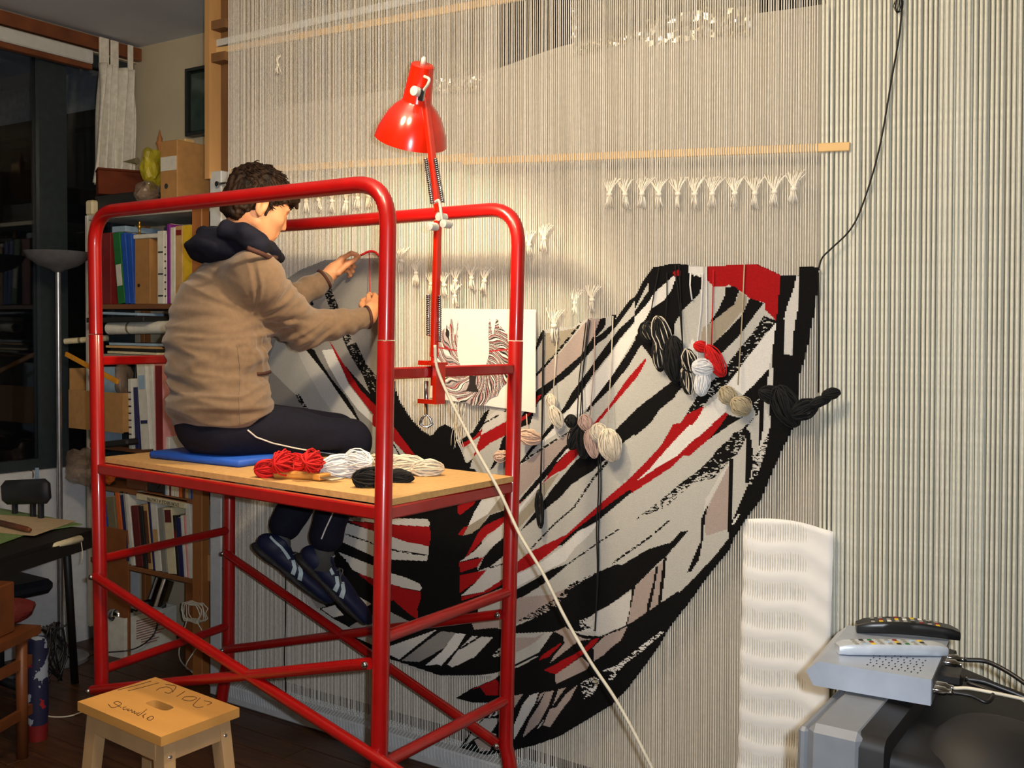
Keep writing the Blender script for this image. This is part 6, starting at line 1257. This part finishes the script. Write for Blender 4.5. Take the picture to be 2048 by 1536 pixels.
for k in range(5):
    t = 2*math.pi*k/5+0.3; MB().tube([(-4.05, 2.3, 0.08), (-4.05+0.22*math.cos(t), 2.3+0.22*math.sin(t), 0.035)], [0.02, 0.014], 8).build('foot', 'chair_black', ofc, True)
pcx = [atY(x, y, 2.72) for x, y in ((-30, 950), (72, 945))]; pz0, pz1 = atY(72, 962, 2.72)[2], atY(72, 936, 2.72)[2]
pb = thing('picture_pack', 'bright picture card propped on the window sill behind the chair', 'card', tuple((pcx[0]+pcx[1])/2)); MB().box((max(XL+0.02, pcx[0][0]), 2.72, pz0), (pcx[1][0], 2.735, pz1)).build('card', 'paint_lblue', pb)
for i, (x, y, r, c) in enumerate(((50, 950, 0.026, 'orange'), (63, 949, 0.020, 'brown'), (20, 958, 0.016, 'cream'), (2, 961, 0.016, 'orange'))): MB().lathe(atY(x, y, 2.7195), (0, -1, 0), [(0.0, 0), (r, 0), (r, 0.0006)], 16).build('printed_fruit', 'paint_'+c, pb)
# wooden chair, red cushion, patterned bag at the bottom left
mat('chair_wood', (112, 62, 30), 0.45, vary=0.15, scale=10)
wc = thing('wooden_chair', 'brown wooden chair cut off at the bottom left corner', 'chair', (-3.35, 1.95, 0))
p0 = atZ(82, 1250, 0.46); s1 = nrm(p0-atZ(0, 1288, 0.46)); s2 = nrm(np.cross(UP, s1))
if s2@RX > 0: s2 = -s2
st = [p0, p0-s1*0.36, p0-s1*0.36+s2*0.36, p0+s2*0.36]
MB().prism(st, (0, 0, -0.03)).build('seat', 'chair_wood', wc)
for p in (p0-s1*0.07+s2*0.03, p0-s1*0.33+s2*0.03, p0-s1*0.33+s2*0.33, p0-s1*0.07+s2*0.33): MB().tube([V3((p[0], p[1], 0.43)), V3((p[0], p[1], 0.0))], 0.02, 10).build('leg', 'chair_wood', wc, True)
for z in (0.16, 0.34): MB().obox(p0-s1*0.18+s2*0.03+UP*(z-0.46), s1, UP, (0.32, 0.035, 0.016)).build('stretcher', 'chair_wood', wc)
bb = [atY(x, y, p0[1]) for x, y in ((-60, 1132), (44, 1136), (46, 1250))]
bx_ = thing('wooden_crate', 'brown wooden box standing on the chair at the left edge', 'box', tuple(p0-s1*0.20+s2*0.16)); MB().obox(p0-s1*0.22+s2*0.14+UP*0.09, s1, UP, (0.26, 0.178, 0.2), bev=0.004).build('body', 'chair_wood', bx_)
crumple('red_cushion', 'dark red cushion squeezed behind the wooden box', 'cushion', tuple(p0-s1*0.03+s2*0.10+UP*0.05), 0.05, 0.09, 0.045, 'paint_dred', 1.2, 0.08)
pg = thing('patterned_bag', 'navy red and white patterned bag standing beside the wooden chair', 'bag', tuple(atZ(76, 1478, 0.0))); c = atZ(76, 1478, 0.0)
pm2 = mat('bag_pattern', (24, 28, 62), 0.6, rgb2=(150, 160, 176), scale=17); 
for n_ in pm2.node_tree.nodes:
    if n_.type == 'VALTORGB': n_.color_ramp.elements[0].position = 0.0; n_.color_ramp.elements[1].position = 0.415; e_ = n_.color_ramp.elements.new(0.62); e_.color = lin((150, 26, 34)); n_.color_ramp.interpolation = 'CONSTANT'
MB().lathe(c, (0, 0, 1), [(0.0, 0.06), (0.034, 0.06), (0.038, 0.12), (0.037, 0.34), (0.034, 0.38), (0.0, 0.39)], 24).build('body', pm2, pg, True, angle=50); MB().lathe(c, (0, 0, 1), [(0.0, 0.0), (0.032, 0.0), (0.036, 0.06), (0.0, 0.061)], 24).build('bottom', 'paint_red', pg, True, angle=50)
# basket of wires under the table
g = MB(); r_ = random.Random(2); c = atZ(100, 1300, 0.25)
for i in range(16): g.tube(spline([c+V3((r_.uniform(-.05, .05), r_.uniform(-.05, .05), 0.10)), c+V3((r_.uniform(-.06, .06), r_.uniform(-.06, .06), 0.0)), c+V3((r_.uniform(-.05, .05), r_.uniform(-.05, .05), -0.12))], 5), 0.004, 5)
tag(g.build('cable_bundle', 'black_plastic', None, True, org=tuple(c)), 'bundle of dark cables hanging under the table', 'cable', kind='stuff')
tag(MB().tube(spline([atZ(x, y, 0.005) for x, y in ((80, 1430), (110, 1434), (140, 1432), (170, 1422))], 6), 0.003, 6).build('floor_cable', 'cord_white', None, True), 'thin white cable lying on the dark floor near the stool', 'cable')
# ------------------------------------------------------------------ step stool
SZ = 0.48; mat('birch', (206, 152, 82), 0.5, vary=0.10, scale=7, stretch=(0.25, 1, 1), bump=0.05); mat('birch_leg', (196, 160, 116), 0.55, vary=0.08, scale=9, stretch=(1, 1, 0.2)); mat('ink', (70, 48, 26), 0.8)
sc4 = [atZ(x, y, SZ) for x, y in ((155, 1403), (322, 1474), (484, 1415), (311, 1354))]
stl = thing('step_stool', 'pale wooden step stool with a hand slot in its seat', 'stool', tuple(V3((*(sum(sc4)/4)[:2], 0))))
cx, cy = (sum(sc4)/4)[:2]; ex = nrm(sc4[1]-sc4[0]); ey = nrm(sc4[3]-sc4[0]); LX = np.linalg.norm(sc4[1]-sc4[0]); LY = np.linalg.norm(sc4[3]-sc4[0]); o0 = sc4[0]
def sp_(u, v, z=0.0): return o0+ex*LX*u+ey*LY*v+UP*z
# top with slot: ring of quads around an oblong hole
n = 24; hole = []
for k in range(n):
    t = 2*math.pi*k/n; cxs, cys = math.cos(t), math.sin(t); hole.append((0.52+0.125*np.sign(cxs)*abs(cxs)**0.5, 0.5+0.075*np.sign(cys)*abs(cys)**0.6))
outer = []
for k in range(n):
    t = 2*math.pi*k/n; c_, s_ = math.cos(t), math.sin(t); m_ = max(abs(c_), abs(s_)); outer.append((0.5+0.5*c_/m_, 0.5+0.5*s_/m_))
TH = 0.026; vs = [sp_(u, v) for u, v in outer]+[sp_(u, v) for u, v in hole]+[sp_(u, v, -TH) for u, v in outer]+[sp_(u, v, -TH) for u, v in hole]; fs = []
for k in range(n):
    j = (k+1) % n; fs += [(k, j, n+j, n+k), (2*n+j, 2*n+k, 3*n+k, 3*n+j), (k, 2*n+k, 2*n+j, j), (n+j, 3*n+j, 3*n+k, n+k)]
MB().add(vs, fs).build('seat', 'birch', stl)
inl = 0.02; low = SZ-TH
for u, v in ((0, 0), (1, 0), (1, 1), (0, 1)):
    a_ = sp_(u, v, -TH)+ex*(1-2*u)*(inl+0.022)+ey*(1-2*v)*(inl+0.018); b_ = V3((a_[0], a_[1], 0))-ex*(1-2*u)*0.055-ey*(1-2*v)*0.022
    P0 = [a_+ex*i*0.024+ey*j*0.018 for i, j in ((-1, -1), (1, -1), (1, 1), (-1, 1))]; P1 = [b_+ex*i*0.02+ey*j*0.016 for i, j in ((-1, -1), (1, -1), (1, 1), (-1, 1))]
    MB().add(P1+P0, [(0, 3, 2, 1), (4, 5, 6, 7), (0, 1, 5, 4), (1, 2, 6, 5), (2, 3, 7, 6), (3, 0, 4, 7)]).build('leg', 'birch_leg', stl)
    if u == 1: MB().lathe(a_+ex*0.024-UP*0.045, tuple(ex), [(0.0, 0.006), (0.006, 0.005), (0.008, 0.0), (0.0, -0.001)][::-1], 12).build('bolt', 'steel', stl, True)
for (u0, v0, u1, v1) in ((0, 0, 1, 0), (0, 1, 1, 1)): a_, b_ = sp_(u0, v0, -TH-0.028)+ey*(1-2*v0)*0.024+ex*0.05, sp_(u1, v1, -TH-0.028)+ey*(1-2*v1)*0.024-ex*0.05; MB().obox((a_+b_)/2, b_-a_, UP, (np.linalg.norm(b_-a_), 0.055, 0.016)).build('apron', 'birch_leg', stl)
for (u0, v0, u1, v1) in ((0, 0, 0, 1), (1, 0, 1, 1)): a_, b_ = sp_(u0, v0, -TH-0.028)+ex*(1-2*u0)*0.026+ey*0.04, sp_(u1, v1, -TH-0.028)+ex*(1-2*u1)*0.026-ey*0.04; MB().obox((a_+b_)/2, b_-a_, UP, (np.linalg.norm(b_-a_), 0.055, 0.016)).build('apron', 'birch_leg', stl)
STR = [[(390, 400), (430, 440), (490, 430), (545, 395), (500, 370), (455, 385), (520, 425), (540, 440)], [(605, 432), (565, 440), (570, 465), (610, 455), (615, 478)], [(632, 450), (628, 482), (665, 465), (668, 500), (700, 480)], [(702, 485), (692, 510), (722, 500)], [(765, 500), (722, 512), (742, 532), (790, 500), (840, 460)], [(785, 540), (832, 512), (800, 530), (800, 560)], [(840, 565), (900, 540), (918, 562), (880, 588), (845, 575), (870, 550)],
       [(950, 240), (1000, 210), (1090, 200), (1140, 240), (1100, 272), (1050, 260)], [(1060, 170), (1180, 190), (1140, 260)], [(1190, 310), (1240, 280), (1285, 250)], [(1250, 345), (1290, 315), (1400, 315), (1420, 335), (1350, 362), (1265, 350)], [(1465, 325), (1400, 390), (1385, 415), (1430, 440), (1500, 430)], [(1510, 360), (1600, 382), (1545, 412)], [(500, 235), (700, 185), (890, 130)], [(620, 245), (800, 200), (980, 150)]]
g = MB()
for s_ in STR: g.tube(spline([atZ(150+x/5.851, 1340+y/5.851, SZ+0.0004) for x, y in s_], 4), 0.0011, 4)
o = g.build('handwriting', 'ink', stl, True); o['kind'] = 'stuff'
# ------------------------------------------------------------------ white padded sheet behind the warp, low right
mat('foam_white', (244, 246, 248), 0.7, vary=0.02, scale=5)
YF = D+0.05; P = []
xa_, xb_ = atY(1500, 1045, YF)[0], atY(1680, 1052, YF)[0]; ztp = atY(1590, 1044, YF)[2]
for i in range(60):
    z = ztp-(ztp-0.01)*i/59; P.append([(xa_+(xb_-xa_)*j/14, D-0.0045-0.010*max(0, (j-9)/5)+0.0065*abs(math.sin(z*math.pi/0.085+j*0.10+0.5*math.sin(j*0.5))), z+0.012*math.sin(j*0.25)) for j in range(15)])
g = MB(); g.grid(P[::-1]); o = g.build('padded_sheet', 'foam_white', None, True); o.modifiers.new('thick', 'SOLIDIFY').thickness = 0.004
tag(o, 'white padded sheet hanging behind the warp below the tapestry edge', 'sheet')
# ------------------------------------------------------------------ television
TZ = 0.90; mat('tv_grey', (120, 124, 130), 0.45, vary=0.04); mat('tv_black', (20, 20, 22), 0.6, vary=0.1); mat('stb_silver', (176, 186, 202), 0.35, 0.35, vary=0.03)
n0 = atZ(1613, 1447, TZ); xF = n0[0]; yN = n0[1]; xB = atZ(1725, 1474, TZ)[0]; TW = 0.62
tv = thing('television', 'grey and black tube television seen from behind at lower right', 'television', ((xF+xB)/2+0.1, yN+TW/2, 0.42))
MB().box((xF-0.0, yN, 0.42), (xB, yN+TW, TZ), bev=0.012).build('front_housing', 'tv_grey', tv)
MB().box((xF-0.018, yN+0.01, 0.43), (xF, yN+TW-0.01, TZ-0.012), bev=0.006).build('bezel', 'tv_grey', tv)
MB().box((xF-0.02, yN+0.06, 0.50), (xF-0.0185, yN+TW-0.06, TZ-0.06)).build('screen', mat('screen', (16, 20, 20), 0.1), tv)
# rear housing: loft of shrinking sections towards +X
secs = [(xB-0.01, 0.004, 0.42, TZ-0.002), (xB+0.03, 0.010, 0.425, TZ-0.006), (xB+0.035, 0.03, 0.44, TZ-0.03), (xB+0.10, 0.05, 0.46, TZ-0.04), (xB+0.20, 0.10, 0.47, TZ-0.075), (xB+0.30, 0.17, 0.50, TZ-0.13), (xB+0.34, 0.20, 0.53, TZ-0.17)]
rows = []
for (x, iy, za, zb) in secs:
    y0, y1 = yN+iy, yN+TW-iy; r = 0.02; ring_ = []
    for (cy_, cz_, a0) in ((y1-r, zb-r, 0), (y0+r, zb-r, 90), (y0+r, za+r, 180), (y1-r, za+r, 270)):
        for k in range(4): t = math.radians(a0+30*k); ring_.append((x, cy_+r*math.cos(t), cz_+r*math.sin(t)))
    rows.append(ring_)
g = MB(); g.grid(rows, wrap=True); g.f.append(tuple(range(len(g.v)-16, len(g.v)))); g.mi.append(0); g.build('rear_housing', 'tv_black', tv, True, angle=35)
MB().lathe((xB+0.17, yN+0.17, TZ-0.16), (0.15, -0.15, 1), [(0.0, 0.17), (0.05, 0.165), (0.10, 0.14), (0.135, 0.09), (0.15, 0.0)][::-1], 28).build('tube_hump', 'tv_black', tv, True, angle=50)
for i in range(14): MB().obox((xB+0.15+0.012*i, yN+0.10+0.005*i, TZ-0.055-0.0048*i), (0, 1, 0), (1, 0, -0.4), (0.11, 0.004, 0.006)).build('vent_rib', 'tv_grey', tv)
ts = thing('television_stand', 'low dark stand under the television', 'stand', ((xF+xB)/2+0.12, yN+TW/2, 0)); MB().box((xF-0.03, yN-0.0, 0.38), (xB+0.36, yN+TW, 0.419), bev=0.004).build('top', 'tv_black', ts)
for a in (xF, xB+0.31):
    for b in (yN+0.02, yN+TW-0.06): MB().box((a, b, 0), (a+0.04, b+0.04, 0.38)).build('leg', 'tv_black', ts)
# set-top box
z0 = TZ+0.001; z1 = 0.951
ca, cb_, cc_ = atZ(1637, 1323, z1), atZ(1863, 1360, z1), atZ(1950, 1262, z1)
sx_ = nrm(cb_-ca); sy_ = nrm(V3((-sx_[1], sx_[0], 0))); LXs = np.linalg.norm(cb_-ca); LYs = (cc_-cb_)@sy_; LYs = min(LYs, 0.27)
sb = thing('set_top_box', 'silver set-top box lying on the television', 'set-top box', tuple(V3((*((ca+cc_)/2)[:2], z0))))
def sbp(u, v, z): return V3((*(ca+sx_*u+sy_*v)[:2], z))
hz = z1-z0-0.006
pr = [(LXs, z0+0.005), (LXs, z1), (0, z1), (-0.022, z1-hz*0.45), (-0.008, z0+0.005)]
MB().prism([sbp(u, 0, z) for u, z in pr], sy_*LYs).build('case', 'stb_silver', sb)
for u in (0.02, LXs-0.03):
    for v in (0.02, LYs-0.03): MB().lathe(sbp(u, v, z0), (0, 0, 1), [(0.009, 0), (0.009, 0.0052)], 12).build('foot', 'black_plastic', sb)
g = MB()
for r in range(6):
    for c in range(9): q = sbp(LXs*0.42+0.0105*c+0.0026*(r % 2), LYs*0.10+0.016*r, z1+0.0002); g.obox(q, sx_, sy_, (0.0022, 0.006, 0.0003))
o = g.build('vent_slots', 'paint_black', sb); o['kind'] = 'stuff'
MB().obox(sbp(LXs+0.0006, LYs/2, (z0+z1)/2+0.002), sy_, UP, (LYs*0.96, 0.042, 0.001)).build('rear_panel', mat('stb_rear', (120, 122, 126), 0.4, 0.5), sb)
for v in (0.03, 0.055, LYs*0.75, LYs*0.88): MB().lathe(sbp(LXs, v, z0+0.025), tuple(sx_), [(0.008, 0), (0.008, 0.018), (0.005, 0.022), (0.005, 0.03)], 12).build('connector', 'chrome', sb, True, angle=40)
MB().obox(sbp(LXs+0.018, LYs*0.45, z0+0.025), sx_, sy_, (0.045, 0.05, 0.022), bev=0.005).build('scart_plug', 'black_plastic', sb)
def cable(label, pts, r, m): tag(MB().tube(spline(pts, 8), r, 8).build('cable', m, None, True, org=tuple(pts[0])), label, 'cable')
R0 = lambda v: sbp(LXs+0.03, v, z0+0.025)
cable('black cable from the far connector of the set-top box', [R0(LYs*0.88), R0(LYs*0.88)+sx_*0.05, R0(LYs*0.7)+sx_*0.13-UP*0.03, R0(LYs*0.4)+sx_*0.26-UP*0.12, R0(LYs*0.3)+sx_*0.4-UP*0.3], 0.0045, 'black_plastic')
cable('thick black cable from the plug on the set-top box', [R0(LYs*0.45)+sx_*0.012, R0(LYs*0.45)+sx_*0.06-UP*0.004, R0(LYs*0.42)+sx_*0.16-UP*0.04, R0(LYs*0.3)+sx_*0.30-UP*0.16, R0(LYs*0.3)+sx_*0.42-UP*0.35], 0.006, 'black_plastic')
cable('thin white cable running right from the set-top box', [R0(0.055), R0(0.055)+sx_*0.04+UP*0.004, R0(0.06)+sx_*0.16-UP*0.008, R0(0.05)+sx_*0.30-UP*0.05, R0(0.05)+sx_*0.42-UP*0.25], 0.003, 'cord_white')
cable('black looped cable at the near connector of the set-top box', [R0(0.03), R0(0.03)+sx_*0.03, R0(0.028)+sx_*0.055-UP*0.006, R0(0.06)+sx_*0.06+UP*0.002, R0(0.085)+sx_*0.02+UP*0.004], 0.0035, 'black_plastic')
# remotes
mat('remote_silver', (196, 204, 214), 0.35, 0.2); mat('remote_black', (22, 22, 24), 0.35)
def remote(label, a, b, w, h, m, top_m, arch, btn, seed):
    a, b = V3(a), V3(b); d = nrm(b-a); s = nrm(np.cross(UP, d)); L = np.linalg.norm(b-a); t = thing('remote_control', label, 'remote', tuple(a)); rows = []
    for i in range(13):
        u = i/12; zl = arch*math.sin(math.pi*u); ww = w/2*(0.86+0.14*math.sin(math.pi*min(1, u*1.2))); e = 0.8 if i in (0, 12) else 1
        rows.append([a+d*L*u+s*ww*y*e+UP*(zz*h*e+(zl if zz > 0.5 else zl*0.5)) for y, zz in ((-0.75, 0.0), (-1, 0.35), (-1, 0.8), (-0.85, 1.0), (0.85, 1.0), (1, 0.8), (1, 0.35), (0.75, 0.0))])
    g = MB(); g.grid(rows, wrap=True); g.f += [tuple(range(8))[::-1], tuple(range(96, 104))]; g.mi += [0, 0]; g.build('body', m, t, True, angle=40)
    r = random.Random(seed)
    for i in range(9):
        for j in (-1, 0, 1):
            u = 0.16+0.078*i; q = a+d*L*u+s*j*w*0.27+UP*(h+arch*math.sin(math.pi*u)); c = btn[(i*3+j+1) % len(btn)]
            MB().obox(q, d, s, (0.008, 0.007, 0.003), bev=0.001).build('button', 'paint_'+c, t)
    return t
zr = z1+0.0012
a, b = atZ(1674, 1305, zr), atZ(1890, 1308, zr); dcl = min(1.0, 0.20/np.linalg.norm(b-a))
remote('silver remote control lying nearer the camera on the set-top box', a+UP*0.0, a+(b-a)*1.0, 0.042, 0.019, 'remote_silver', None, 0.002, ['grey', 'grey', 'grey', 'lblue', 'grey', 'black', 'yellow', 'red', 'green', 'grey'], 1)
a, b = atZ(1712, 1262, zr), atZ(1918, 1278, zr)
remote('black remote control lying behind the silver one', a, b, 0.046, 0.020, 'remote_black', None, 0.010, ['grey', 'black', 'grey', 'yellow', 'red', 'grey', 'white'], 2)
